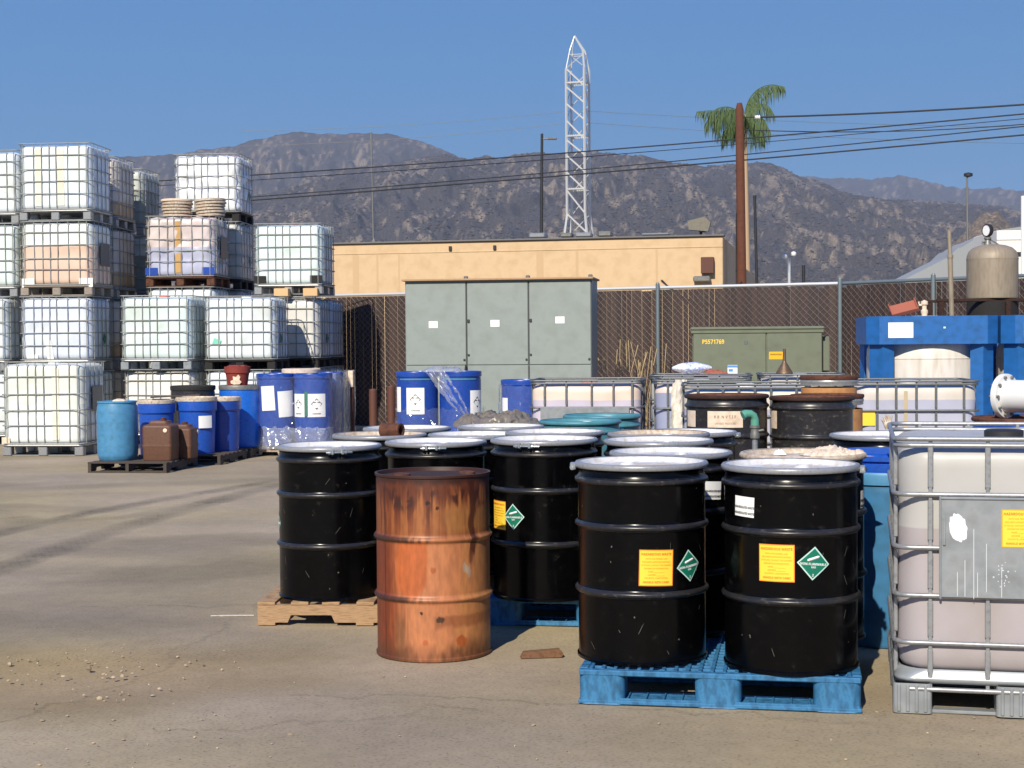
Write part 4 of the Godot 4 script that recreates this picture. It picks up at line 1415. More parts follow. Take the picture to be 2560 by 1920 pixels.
func palm(x: float, z: float) -> void:
	var t := thing("palm_tree", "palm tree with drooping green fronds behind the brown wooden pole", "palm tree", Vector3(x, 0, z))
	var g := Geo.new()
	g.tube([Vector3(0, 0, 0), Vector3(0.05, 4, 0), Vector3(0, 8.0, 0), Vector3(-0.02, 9.55, 0)], [0.17, 0.14, 0.11, 0.09], 10)
	part(t, "trunk", g.mesh(), M.bark)
	var lr := RandomNumberGenerator.new()
	lr.seed = 12
	var sc := 0.72
	# azimuth, length, rise (rad) and droop of every frond
	for q in [[-88, 2.1, 0.75, 2.75], [-78, 1.8, 0.5, 2.9], [-97, 1.6, 0.7, 2.6], [-90, 1.9, 0.28, 0.45], [84, 2.2, 1.3, 1.75], [92, 2.3, 1.42, 2.05], [76, 1.5, 1.05, 2.6], [80, 1.35, 0.2, 2.2], [96, 1.2, -0.3, 1.5], [-60, 1.3, -0.2, 1.5], [55, 1.35, -0.45, 1.15], [-92, 1.35, -0.25, 1.5], [-40, 1.3, -0.6, 1.0], [25, 1.35, -0.7, 0.9], [-10, 1.2, 0.1, 2.2], [170, 1.4, 0.5, 2.3], [140, 1.3, 0.1, 2.0], [-150, 1.4, 0.2, 2.2]]:
		var az := deg_to_rad(q[0])
		var dir := Vector3(sin(az), 0, cos(az))
		var path := []
		var p := Vector3(0, 9.5, 0)
		var n := 16
		for k in n + 1:
			path.append(p)
			var a: float = q[2] - q[3] * pow(float(k) / n, 1.35)
			p += (dir * cos(a) + Vector3.UP * sin(a)) * (q[1] * sc * 1.25 / n)
		g = Geo.new()
		var rad := []
		for k in n + 1:
			rad.append(lerpf(0.022, 0.005, float(k) / n))
		g.tube(path, rad, 4)
		var side := dir.cross(Vector3.UP)
		for k in range(2, n + 1):
			for s in [-1.0, 1.0]:
				for rep in 3:
					var o: Vector3 = path[k].lerp(path[k - 1], rep / 3.0)
					var ln := lr.randf_range(0.35, 0.8) * (0.6 + 0.6 * sin(PI * k / n))
					var out: Vector3 = side * s * lr.randf_range(0.15, 0.6) + dir * lr.randf_range(0.0, 0.35) + Vector3.DOWN * lr.randf_range(0.5, 1.0)
					out = out.normalized()
					var tip := o + out * ln * 0.55 + Vector3.DOWN * ln * 0.5
					var mid := o + out * ln * 0.5
					var wd := dir * 0.012
					var nn := out.cross(dir).normalized()
					g.poly([o - wd, mid - wd, mid + wd, o + wd], nn)
					g.poly([mid - wd, tip, mid + wd], nn)
		part(t, "frond", g.mesh(), M.frond)

func building() -> void:
	# beige stucco building; origin at its near right corner
	var t := thing("stucco_building", "long low beige stucco building with a flat roof behind the fence", "building", Vector3(4.95, 0, -36.0), -11.8)
	var H := 3.98
	var L := 10.4
	var D := 19.2
	var g := Geo.new()
	g.box(Vector3(-L / 2, H / 2, -0.15), Vector3(L, H, 0.3), 0.02)
	var wall := part(t, "front_wall", g.mesh(), M.stucco)
	g = Geo.new()
	g.box(Vector3(-0.15, H / 2, -2.6), Vector3(0.3, H - 0.004, 4.6), 0.02)
	g.box(Vector3(-0.16, (H - 0.12) / 2, -7.4), Vector3(0.3, H - 0.12, 5.0), 0.02)
	g.box(Vector3(-0.17, (H - 0.3) / 2, -14.5), Vector3(0.3, H - 0.3, 9.2), 0.02)
	part(t, "side_wall", g.mesh(), M.stucco)
	g = Geo.new()
	g.box(Vector3(-L + 0.15, H / 2, -D / 2), Vector3(0.3, H - 0.6, D - 0.6), 0.02)
	g.box(Vector3(-L / 2, (H - 1.1) / 2, -D), Vector3(L - 0.02, H - 1.1, 0.3), 0.02)
	part(t, "rear_wall", g.mesh(), M.stucco)
	g = Geo.new()
	g.box(Vector3(-L / 2, H - 1.12, -D / 2), Vector3(L - 0.61, 0.2, D - 0.31))
	part(t, "roof", g.mesh(), M.roof)
	g = Geo.new()
	g.box(Vector3(-L / 2, H + 0.02, -0.14), Vector3(L + 0.06, 0.04, 0.4), 0.008)
	part(t, "coping", g.mesh(), M.roof)
	g = Geo.new()
	g.box(Vector3(-L / 2, H - 0.24, 0.006), Vector3(L - 0.01, 0.03, 0.012), 0.004)
	part(wall, "ledge", g.mesh(), M.stucco)
	for sx in [-6.55, -5.45]:
		g = Geo.new()
		g.box(Vector3(sx, H - 0.16, 0.02), Vector3(0.07, 0.11, 0.06), 0.004)
		part(wall, "scupper", g.mesh(), M.dark_metal)
	for q in [[-8.95, 0.16, 1.5], [-8.4, 0.05, 1.2], [-7.85, 0.04, 1.0], [-4.35, 0.17, 1.35], [-3.45, 0.07, 1.6], [-1.55, 0.05, 1.2]]:
		g = Geo.new()
		g.box(Vector3(q[0], H - 0.27 - q[2] / 2, 0.0015), Vector3(q[1], q[2], 0.003))
		part(wall, "water_stain", g.mesh(), M.stain)
	g = Geo.new()
	g.box(Vector3(-0.35, 3.30, 0.09), Vector3(0.3, 0.38, 0.18), 0.01)
	part(t, "junction_box", g.mesh(), M.bollard)
	g = Geo.new()
	g.box(Vector3(-0.48, 2.98, 0.11), Vector3(0.4, 0.14, 0.22), 0.03)
	g.box(Vector3(-0.36, 3.08, 0.05), Vector3(0.06, 0.1, 0.06), 0.01)
	part(t, "wall_lamp", g.mesh(), M.grey_metal)
	g = Geo.new()
	var path := []
	for k in 13:
		var s := k / 12.0
		path.append(Vector3(lerpf(-1.45, -0.1, s), 2.98 - 0.62 * sin(s * PI * 0.62) + 0.05 * s, 0.04))
	g.tube(path, 0.012, 5)
	path = []
	for k in 13:
		var s := k / 12.0
		path.append(Vector3(lerpf(-1.42, -0.45, s), 2.98 - 0.6 * sin(s * PI * 0.55), 0.045))
	g.tube(path, 0.01, 5)
	part(t, "hanging_cable", g.mesh(), M.dark_metal)
	# floodlight on the parapet
	g = Geo.new()
	g.prism([Vector2(-0.24, 0.0), Vector2(0.2, -0.05), Vector2(0.26, 0.16), Vector2(0.12, 0.3), Vector2(-0.28, 0.2)], -0.12, 0.12)
	var fl := thing("floodlight", "tilted box floodlight on the roof edge of the beige building", "floodlight", t.transform * Vector3(-0.55, H + 0.17, -0.15), -11)
	part(fl, "housing", g.mesh(), worn(s8(120, 116, 104), 0.5, 0.2, M.vessel.albedo_texture, 2.0))
	g = Geo.new()
	g.tube([Vector3(0.03, -0.14, 0), Vector3(0.03, 0.05, 0)], 0.03, 8)
	g.box(Vector3(0.06, -0.03, 0.02), Vector3(0.16, 0.06, 0.16), 0.01)
	part(fl, "bracket", g.mesh(), M.dark_metal)
	# small plant on the roof
	var k := 0
	for q in [[-4.95, 0.42, 0.13, 0.5, "pale squat roof unit left of the lamp post"], [-4.2, 0.3, 0.12, 0.4, "small cream roof vent right of the lamp post foot"], [-3.75, 0.42, 0.12, 0.4, "white roof unit beside the pylon on the beige building"], [-3.2, 0.34, 0.14, 0.4, "wire framed roof vent just left of the pylon"], [-1.9, 0.7, 0.06, 0.5, "low grey roof hump right of the pylon"]]:
		var u := thing("roof_unit", q[4], "roof unit", t.transform * Vector3(q[0], H - 1.02, -3.0), -11, "roof units on the beige building")
		g = Geo.new()
		g.box(Vector3(0, 0.6, 0), Vector3(q[1] * 0.7, 1.2, q[3] * 0.7), 0.01)
		part(u, "curb", g.mesh(), M.roof)
		g = Geo.new()
		g.box(Vector3(0, 1.26 + q[2] * 0.5, 0), Vector3(q[1], q[2], q[3]), 0.03)
		part(u, "casing", g.mesh(), M.galv if k % 2 == 0 else M.grey_metal)
		k += 1

func stacks() -> void:
	var W := lin(220, 229, 234)
	var G := lin(212, 226, 224)
	var V := lin(210, 218, 232)
	var Y := lin(222, 227, 219)
	var cream_stain := worn(s8(230, 226, 206), 0.5, 0.0, M.bottle.albedo_texture, 1.0)
	# far left column, cut by the picture edge
	tote("white caged tote, second from the ground, cut by the left picture edge", -9.06, -24.15, 1.166, -4, {"top": W, "seed": 4, "side_tag": -0.1})
	tote("greenish caged tote cut by the left picture edge, beside the peach filled tote", -8.96, -24.4, 2.332, -5, {"top": G, "seed": 5})
	tote("white caged tote with pink cap cut by the left edge, on the top tier", -8.95, -24.5, 3.498, -5, {"top": W, "seed": 6})
	tote("lowest caged tote of the edge column, behind the big front left tote", -9.06, -24.2, 0, -4, {"top": W, "seed": 7})
	# main tall column
	tote("dark shaded bottom tote of the tall column behind the big left tote", -7.68, -24.05, 0, -5, {"top": W, "seed": 8})
	tote("bluish white tote with a long white EMPTY tag, second tier of the tall column", -7.7, -24.0, 1.166, -5, {"top": V, "seed": 9, "side_tag": -0.1, "tags": [[0.42, 0.27, 0.1, 0.3, M.paper, 8.0], [0.19, 0.19, 0.18, 0.06, M.paper]]})
	tote("tote half filled with peach liquid in the tall column", -7.68, -24.03, 2.336, -5, {"top": lin(226, 230, 226), "low": lin(222, 192, 172), "fill": 0.62, "seed": 10, "pal": "wood", "side_plate": 0.56, "tags": [[0.12, 0.17, 0.2, 0.14, M.white], [0.9, 0.17, 0.22, 0.14, M.white]]})
	tote("white tote with two yellowed vertical streaks on top of the tall column", -7.68, -24.03, 3.506, -5, {"top": W, "seed": 12, "h": 1.2, "streak": [[0.28, 0.1, cream_stain], [0.58, 0.11, cream_stain]]})
	# columns behind it
	var names_b := ["ground level", "second level", "third level", "top"]
	for k in 4:
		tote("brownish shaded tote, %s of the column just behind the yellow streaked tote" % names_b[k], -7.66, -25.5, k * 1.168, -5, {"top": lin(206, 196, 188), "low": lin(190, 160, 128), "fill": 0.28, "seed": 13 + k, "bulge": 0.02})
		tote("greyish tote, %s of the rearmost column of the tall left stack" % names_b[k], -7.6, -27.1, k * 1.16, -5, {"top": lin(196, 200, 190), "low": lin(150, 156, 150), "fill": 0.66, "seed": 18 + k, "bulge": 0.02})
	# big tote in front
	tote("big yellowish white caged tote on the ground at lower left", -7.25, -21.75, 0, -5, {"top": Y, "low": lin(230, 236, 232), "fill": 0.5, "seed": 23, "h": 1.335, "w": 1.22, "side_plate": 0.6, "streak": [[0.66, 0.1, cream_stain]], "tags": [[0.06, 0.16, 0.12, 0.1, M.cream]]})
	# two tier row
	tote("ground tote under the green tinted tote, half hidden by the blue barrels", -6.12, -24.1, 0, -5, {"top": lin(230, 228, 222), "seed": 24, "w": 1.17})
	tote("green tinted white tote with a pink cap, upper tier left of its twin", -6.13, -24.0, 1.166, -5, {"top": G, "seed": 27, "w": 1.17, "pal": "bright"})
	tote("ground tote behind the red pot, under the tote with a mint label", -4.84, -24.1, 0, -5, {"top": W, "seed": 26, "w": 1.17, "pal": "black"})
	tote("white tote with a mint green label scrap, upper tier right of the green one", -4.84, -24.1, 1.15, -5, {"top": W, "seed": 25, "w": 1.17, "pal": "black", "side_tag": 0.1, "tags": [[0.19, 0.38, 0.12, 0.09, M.tag_green, -20.0]]})
	tote("shaded ground tote behind the mint labelled tote's column", -4.36, -25.5, 0, -6, {"top": W, "seed": 28, "pal": "black"})
	tote("shaded grey white tote behind the mint labelled tote, under the cartons", -4.36, -25.5, 1.15, -6, {"top": lin(216, 214, 208), "seed": 29, "side_tag": -0.2, "pal": "black"})
	tote("deep shaded ground tote farthest right in the stack next to the fence", -4.3, -27.0, 0, -6, {"top": W, "seed": 30, "pal": "black"})
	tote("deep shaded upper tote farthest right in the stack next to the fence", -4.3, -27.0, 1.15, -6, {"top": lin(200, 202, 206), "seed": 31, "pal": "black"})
	tote("white tote with black corner guards and carton blocks beneath, right of the stack", -4.28, -25.5, 2.37, -6, {"top": G, "seed": 33, "corners": M.skirt, "h": 1.18})
	for q in [[-3.78, "left light carton block under the tote with black corner guards"], [-3.30, "right light carton block under the tote with black corner guards"]]:
		var c := thing("carton", q[1], "carton", Vector3(q[0], 2.332, -25.36), -6.0, "carton blocks in the stack")
		var g := Geo.new()
		g.box(Vector3(0, 0.068, -0.05), Vector3(0.24, 0.13, 0.2), 0.006)
		part(c, "box", g.mesh(), M.cardboard)
	# column with the stained tote
	tote("tall ground tote under the stained pink tote's column", -6.02, -25.3, 0, -5, {"top": W, "seed": 34, "h": 1.34})
	tote("white tote whose rounded top shows just under the stained pink tote", -6.02, -25.3, 1.34, -5, {"top": W, "seed": 35, "bulge": 0.02})
	tote("dented pink and lilac stained tote on a rusty base with blue corners", -6.02, -25.28, 2.508, -5, {"top": lin(206, 192, 188), "low": lin(176, 178, 200), "fill": 0.5, "seed": 36, "bulge": 0.055, "pal": "raw", "side_plate": 0.56, "corners": M.blue_deep, "streak": [[0.475, 0.09, worn(s8(190, 150, 92), 0.7, 0.0, M.bottle.albedo_texture, 1.0)]]})
	for q in [[-5.58, -25.82, "left stack of white pail lids on the stained pink tote"], [-5.02, -25.80, "right stack of white pail lids on the stained pink tote"]]:
		var t := thing("lid_stack", q[2], "stack of lids", Vector3(q[0], 3.675, q[1]), 0.0, "stacks of lids on the stained tote")
		for k in 6:
			part(t, "pail_lid", once("plid", func():
				var g := Geo.new()
				g.lathe([Vector2(0.235, 0.0), Vector2(0.262, 0.006), Vector2(0.262, 0.034), Vector2(0.25, 0.042), Vector2(0.23, 0.036), Vector2(0, 0.03)], 32)
				return g.mesh()), M.cream if k == 5 and q[0] < -5.3 else M.lid_dirty, Transform3D(Basis(Vector3.BACK, deg_to_rad(3.0 if q[0] > -5.3 else 0.0)).scaled(Vector3.ONE * (0.92 + 0.016 * k)), Vector3(0.01 * sin(k * 2.0), 0.012 + k * 0.05, 0)))
	var hs := [0.0, 1.34, 2.508, 3.672]
	var nm := ["tall ground tote of the column under the dented white top tote", "hidden second tote in the column under the dented white top tote", "film wrapped dark tote right behind the stained pink tote", "dented bright white tote alone on top against the hill"]
	for k in 4:
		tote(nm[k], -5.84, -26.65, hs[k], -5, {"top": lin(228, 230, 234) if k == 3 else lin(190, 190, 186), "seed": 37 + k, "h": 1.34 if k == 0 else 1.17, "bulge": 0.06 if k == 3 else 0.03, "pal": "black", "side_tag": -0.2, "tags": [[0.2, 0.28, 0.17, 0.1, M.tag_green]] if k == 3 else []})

func shrink_wrap(called: String, label: String, pos: Vector3, yaw: float, w: float, d: float, h0: float, h1: float, rad: float, sd: int, m: Material, amp := 0.02) -> void:
	var f := noise(1.0, 3, sd)
	var t := thing(called, label, "stretch film", pos, yaw, "clear stretch film round the drums")
	var g := Geo.new()
	var rows := []
	var n := 46
	var flare: float = 0.10 if called == "stretch_film" and rad > 0.2 else 0.0
	for j in n + 1:
		var y := lerpf(h0, h1, float(j) / n)
		var ring := rrect(w, d, rad, y, 8)
		var fine := PackedVector3Array()
		for k in ring.size() - 1:
			var m2 := maxi(1, int(ring[k].distance_to(ring[k + 1]) / 0.018))
			for s in m2:
				fine.append(ring[k].lerp(ring[k + 1], float(s) / m2))
		fine.append(ring[0])
		for k in fine.size():
			var p := fine[k]
			var o := Vector3(p.x / w, 0, p.z / d).normalized()
			var e := amp * (f.get_noise_3d(p.x * 5.0, y * 4.0 + p.x * 3.0, p.z * 5.0) + 0.5 * f.get_noise_3d(p.x * 14.0, y * 3.0, p.z * 14.0) + 0.35 * absf(f.get_noise_3d(p.x * 24.0 + y * 9.0, y * 16.0, p.z * 24.0)))
			e += flare * pow(clampf(1.0 - (y - h0) / 0.4, 0.0, 1.0), 1.5) * (0.7 + 0.8 * f.get_noise_2d(p.x * 5.0 + 60.0, p.z * 5.0))
			fine[k] = p + o * e + Vector3(0, amp * 1.6 * f.get_noise_2d(p.x * 7.0, p.z * 7.0 + sd) if j == n else 0.0, 0)
		fine[fine.size() - 1] = fine[0]
		rows.append(fine)
	g.grid(rows, false, true)
	part(t, "film", g.mesh(), m)

func corrosive(t: Node3D, r: float, phi: float, y: float, w: float, h: float) -> void:
	var e := patch(t, "hazard_label", M.paper, w, h, r, phi, y, 0.002, 0.0, 5)
	var g := Geo.new()
	var s := w * 0.3
	var c := h * 0.06
	g.poly([Vector3(-s, c, 0.004), Vector3(0, c - s, 0.004), Vector3(s, c, 0.004)], Vector3.BACK)
	for sd in [-1.0, 1.0]:
		g.poly([Vector3(sd * s, c, 0.004), Vector3(0, c + s, 0.004), Vector3(0, c + s - 0.012, 0.004), Vector3(sd * (s - 0.012), c, 0.004)], Vector3.BACK)
		g.poly([Vector3(sd * s * 0.15, c + 0.016, 0.004), Vector3(sd * s * 0.55, c + 0.016, 0.004), Vector3(sd * s * 0.55, c + 0.026, 0.004), Vector3(sd * s * 0.15, c + 0.026, 0.004)], Vector3.BACK)
	g.bend(r, phi, y)
	part(e, "corrosive_symbol", g.mesh(), M.ink)
	words(e, "CORROSIVE", 0.022, M.ink, 0.0, -h * 0.36, 0.004, r, phi, y)

func jug(label: String, x: float, z: float, yaw: float, s: float) -> void:
	var t := thing("jerry_can", label, "jerry can", Vector3(x, 0.13, z), yaw, "brown jerry cans")
	var g := Geo.new()
	var rows := []
	for q in [[0.0, 0.30, 0.26], [0.012, 0.32, 0.28], [0.14, 0.33, 0.29], [0.15, 0.338, 0.297], [0.17, 0.338, 0.297], [0.18, 0.33, 0.29], [0.36, 0.33, 0.29], [0.385, 0.31, 0.27], [0.395, 0.22, 0.2], [0.42, 0.21, 0.19], [0.43, 0.19, 0.17]]:
		rows.append(rrect(q[1] * s, q[2] * s, 0.04, q[0] * s, 4))
	g.grid(rows, false, true)
	g.poly(Array(rows[-1]), Vector3.UP)
	part(t, "body", g.mesh(), M.brown_plastic)
	g = Geo.new()
	g.lathe([Vector2(0.035, 0.43 * s), Vector2(0.035, 0.46 * s), Vector2(0, 0.465 * s)], 14, [], 1.0, at(0.04, 0, 0))
	part(t, "cap", g.mesh(), M.rust)
	g = Geo.new()
	g.lathe([Vector2(0.022, 0.0), Vector2(0.026, 0.012), Vector2(0.014, 0.016), Vector2(0, 0.014)], 12, [], 1.0, Transform3D(Basis(Vector3.RIGHT, PI / 2), Vector3(0.1 * s, 0.33 * s, 0.144 * s)))
	part(t, "bung", g.mesh(), M.cream)

func left_group() -> void:
	wood_pallet("dark old pallet under the light blue barrel, its open end facing the viewer", -4.62, 0, -19.26, -8, {"w": 1.0, "d": 1.12, "long": false, "mat": M.wood_dark})
	wood_pallet("dark pallet in the middle of the three under the blue barrels", -4.24, 0, -20.44, -8, {"w": 1.1, "d": 1.1, "long": false, "mat": M.wood_dark})
	wood_pallet("dark pallet at the back under the tall bright blue barrel", -4.1, 0, -21.62, -8, {"w": 1.2, "d": 1.1, "long": false, "mat": M.wood_dark})
	poly_drum("plastic_drum", "light blue plastic barrel at the near left of the dark pallets", Vector3(-4.92, 0.13, -19.15), 0.25, 0.735, M.blue_light, "tight", "blue plastic barrels on dark pallets")
	var r := thing("rag", "small crumpled tan rag on the light blue barrel", "rag", Vector3(-4.88, 0.862, -19.12), 0.0)
	part(r, "cloth", crumple(0.16, 0.035, 3), M.cream)
	jug("brown square jerry can with a round bung, front of the dark pallet", -4.36, -19.05, -6, 1.14)
	jug("darker jerry can half hidden behind the front brown one", -4.15, -19.42, 84, 0.98)
	poly_drum("plastic_drum", "cobalt blue tapered drum with pale lid behind the jerry can", Vector3(-4.62, 0.13, -19.95), 0.24, 0.72, M.blue, "pail", "blue plastic barrels on dark pallets", M.lid_dirty)
	var d := poly_drum("plastic_drum", "cobalt blue tapered drum with a square white label and pale lid", Vector3(-4.15, 0.13, -20.2), 0.268, 0.74, M.blue, "pail", "blue plastic barrels on dark pallets", M.lid_dirty)
	patch(d, "paper_label", M.paper, 0.19, 0.16, 0.264, 0.66, 0.42, 0.003, 0.0, 6)
	poly_drum("plastic_drum", "deep blue tapered drum partly behind the white labelled blue one", Vector3(-3.9, 0.13, -20.68), 0.25, 0.72, M.blue_deep, "pail", "blue plastic barrels on dark pallets", M.lid_dirty)
	var k := thing("wooden_strip", "thin dark lath lying across the two pale blue drum lids", "lath", Vector3(-4.4, 0.875, -20.1), -4.0)
	var g := Geo.new()
	g.box(Vector3(0, 0.012, 0), Vector3(0.66, 0.018, 0.05), 0.003, Basis(Vector3.BACK, 0.05))
	part(k, "strip", g.mesh(), M.wood_dark)
	d = poly_drum("black_drum", "black plastic drum with a cream label behind the blue ones", Vector3(-4.42, 0.13, -21.3), 0.305, 0.86, M.black_old, "open", "blue plastic barrels on dark pallets", M.skirt)
	patch(d, "paper_label", M.cream, 0.23, 0.13, 0.305, 0.1, 0.66, 0.004, 0.0, 6)
	d = poly_drum("plastic_drum", "tall bright blue barrel with a red pot standing on its lid", Vector3(-3.79, 0.13, -21.4), 0.285, 0.86, worn(s8(24, 104, 208), 0.45, 0.0, M.blue.albedo_texture, 1.3), "open", "blue plastic barrels on dark pallets", M.grey_metal)
	var t := thing("red_pot", "red pot with peeling paint on the tall blue barrel", "pot", Vector3(-3.81, 0.975, -21.35))
	g = Geo.new()
	g.lathe([Vector2(0, 0.0), Vector2(0.135, 0.0), Vector2(0.15, 0.1), Vector2(0.165, 0.18), Vector2(0.178, 0.184), Vector2(0.182, 0.27), Vector2(0.168, 0.274), Vector2(0.155, 0.2), Vector2(0, 0.19)], 28)
	part(t, "body", g.mesh(), M.red_pot)
	g = Geo.new()
	for q in 5:
		var a := q * 1.3
		g.box(Vector3(0.1 * sin(a), 0.275 + 0.01 * sin(q * 3.0), 0.1 * cos(a)), Vector3(0.11, 0.03, 0.07), 0.01, Basis(Vector3.UP, a))
	part(t, "scrap", g.mesh(), M.red_pot)
	g = Geo.new()
	g.prism([Vector2(-0.075, -0.06), Vector2(-0.03, -0.075), Vector2(0.05, -0.07), Vector2(0.075, -0.04), Vector2(0.045, -0.005), Vector2(0.06, 0.03), Vector2(0.03, 0.065), Vector2(0.0, 0.03), Vector2(-0.045, 0.04), Vector2(-0.04, -0.01), Vector2(-0.08, -0.025)], 0.001, 0.003)
	g.bend(0.158, 0.05, 0.1)
	part(t, "peeled_patch", g.mesh(), M.cream)

func crumple(w: float, h: float, sd: int, seg := 20, aspect := 1.0) -> ArrayMesh:
	var f := noise(1.0, 4, sd)
	var f2 := noise(1.0, 3, sd + 50, FastNoiseLite.TYPE_CELLULAR)
	var g := Geo.new()
	var rows := []
	for j in range(seg, -1, -1):
		var row := PackedVector3Array()
		for k in seg + 1:
			var u := float(k) / seg * 2.0 - 1.0
			var v := float(j) / seg * 2.0 - 1.0
			var rr := clampf(1.0 - pow(maxf(absf(u), absf(v)) * 0.55 + sqrt(u * u + v * v) * 0.45, 2.0), 0.0, 1.0)
			var fold := absf(f.get_noise_2d(u * 1.7 + 3.0 * v, v * 1.1 - 40.0))
			var y := h * (pow(rr, 0.45) * (0.55 + 0.5 * f.get_noise_2d(u * 1.2, v * 1.2)) + pow(rr, 0.6) * (0.75 * fold + 0.10 * f2.get_noise_2d(u * 2.0 + 7.0, v * 2.0)))
			var wob := 0.16 * f.get_noise_2d(u * 3.0 + 20.0, v * 3.0)
			row.append(Vector3(w / 2 * u * (1.0 + wob), maxf(y, 0.001), w / 2 * v * aspect * (1.0 + wob)))
		rows.append(row)
	g.grid(rows)
	return g.mesh()

func wrapped_pallets() -> void:
	var grp := "wrapped blue drums by the fence"
	# left pallet
	wood_pallet("pale pallet under the film wrapped blue drums left of the bollards", -2.99, 0, -21.95, -9, {"w": 1.15, "d": 1.3, "mat": worn(s8(206, 190, 172), 0.85, 0.0, M.wood.albedo_texture, 2.0)})
	var lab := [["wrapped blue drum with white label, front left of the left film pallet", -3.3, -21.5], ["wrapped blue drum with a corrosive label, front right of the left film pallet", -2.77, -21.42], ["blue drum inside film, rear left of the left film pallet", -3.22, -22.08], ["blue drum inside film, rear right of the left film pallet", -2.68, -22.02]]
	for k in 4:
		var d := poly_drum("wrapped_drum", lab[k][0], Vector3(lab[k][1], 0.145, lab[k][2]), 0.268, 1.0, M.blue_deep, "open", grp)
		if k == 0:
			patch(d, "paper_label", M.paper, 0.2, 0.34, 0.266, -0.3, 0.66, 0.004, 3.0, 6)
			patch(d, "paper_label", M.paper, 0.25, 0.36, 0.266, 0.72, 0.58, 0.004, 3.0, 6)
		if k == 1:
			corrosive(d, 0.266, 0.3, 0.56, 0.26, 0.32)
			corrosive(d, 0.266, -0.75, 0.56, 0.22, 0.32)
			patch(d, "green_strip", M.tag_dark_green, 0.05, 0.34, 0.266, -0.25, 0.58, 0.005, 0.0, 4)
	shrink_wrap("stretch_film", "glossy clear film round the left pallet of blue drums", Vector3(-2.99, 0, -21.76), -9, 1.12, 1.2, 0.12, 1.12, 0.27, 2, M.film, 0.03)
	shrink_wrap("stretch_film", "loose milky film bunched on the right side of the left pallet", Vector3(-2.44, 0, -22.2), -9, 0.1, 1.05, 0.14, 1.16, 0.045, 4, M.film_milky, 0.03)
	var t := thing("pale_lid", "round cream drum lid lying on top of the left wrapped drums", "lid", Vector3(-2.98, 1.145, -21.75))
	var g := Geo.new()
	g.lathe([Vector2(0.27, 0.0), Vector2(0.275, 0.05), Vector2(0.255, 0.06), Vector2(0, 0.055)], 32)
	part(t, "lid", g.mesh(), M.cream)
	t = thing("board", "upright stake with a cream board at the right end of the left wrapped pallet", "board", Vector3(-2.33, 0.0, -22.3), -9)
	g = Geo.new()
	g.box(Vector3(0, 1.04, 0), Vector3(0.075, 0.24, 0.1), 0.006)
	part(t, "panel", g.mesh(), M.cream)
	g = Geo.new()
	g.box(Vector3(0.01, 0.46, -0.01), Vector3(0.055, 0.92, 0.06), 0.006)
	part(t, "stake", g.mesh(), M.bollard)
	shrink_wrap("stretch_film", "bunched milky film doubling as painted glare round the foot of the left wrapped drums", Vector3(-3.02, 0, -21.4), -9, 1.0, 0.44, 0.1, 0.40, 0.1, 12, M.film_milky, 0.035)  # bunched film, raised so its milky white also stands in for glare
	# middle pallet
	wood_pallet("pallet under the two wrapped drums in front of the grey cabinet", -1.0, 0, -21.5, -9, {"w": 1.25, "d": 1.2})
	lab = [["blue drum with large corrosive label, left of the pair before the cabinet", -1.30, -21.15], ["blue drum with label at its right, right of the pair before the cabinet", -0.71, -21.08]]
	for k in 2:
		var d := poly_drum("wrapped_drum", lab[k][0], Vector3(lab[k][1], 0.145, lab[k][2]), 0.29, 1.02, M.blue_deep, "open", grp)
		corrosive(d, 0.288, -0.05 if k == 0 else 0.95, 0.62 if k == 0 else 0.58, 0.25, 0.36)
		if k == 0:
			patch(d, "paper_label", M.paper, 0.12, 0.34, 0.288, -1.05, 0.64, 0.003, 0.0, 5)
		patch(d, "lid_tape", M.teal, 0.5, 0.02, 0.288, 0.0, 0.915, 0.004, 0.0, 10)
	shrink_wrap("stretch_film", "clear film round the lower half of the cabinet drums", Vector3(-1.0, 0, -21.1), -7, 1.22, 0.66, 0.12, 0.66, 0.31, 6, M.film, 0.035)
	t = thing("torn_film", "torn grey film hanging down between the two cabinet drums", "stretch film", Vector3(-0.98, 0, -20.8))
	g = Geo.new()
	var f := noise(1.0, 4, 61)
	var rows := []
	for j in 21:
		var s := j / 20.0
		var row := PackedVector3Array()
		for k in 9:
			var u := k / 8.0 - 0.5
			var cx := lerpf(0.32, -0.02, s) if s < 0.55 else lerpf(0.13, -0.02, (s - 0.55) / 0.45)
			row.append(Vector3(cx + u * (0.16 + 0.22 * s) + 0.03 * f.get_noise_2d(s * 6.0, u * 9.0), 0.58 + 0.6 * s, 0.03 * f.get_noise_2d(u * 14.0, s * 8.0) + 0.05 * sin(u * 16.0 + s * 5.0) - 0.1 * s * s * s))
		rows.append(row)
	g.grid(rows)
	part(t, "film", g.mesh(), M.film_milky)
	for q in [[-0.95, 1.16, -21.05, 0.55, "crumpled film heap on top of the cabinet drums"]]:
		t = thing("film_heap", q[4], "stretch film", Vector3(q[0], q[1], q[2]))
		part(t, "film", crumple(q[3], 0.09, 15), M.film_milky)
	# right single drum
	wood_pallet("pallet under the single wrapped blue drum beside the pink filled tote", 0.2, 0, -19.1, -9, {"w": 1.0, "d": 1.0})
	var d := poly_drum("wrapped_drum", "single film wrapped blue drum beside the pink filled tote", Vector3(0.14, 0.145, -19.0), 0.275, 0.95, M.blue_deep, "open", grp)
	patch(d, "paper_label", M.paper, 0.12, 0.3, 0.273, -1.0, 0.58, 0.004, 0.0, 5)
	shrink_wrap("stretch_film", "pleated film round the single blue drum", Vector3(0.14, 0, -19.0), 0, 0.6, 0.6, 0.12, 1.03, 0.295, 8, M.film, 0.03)

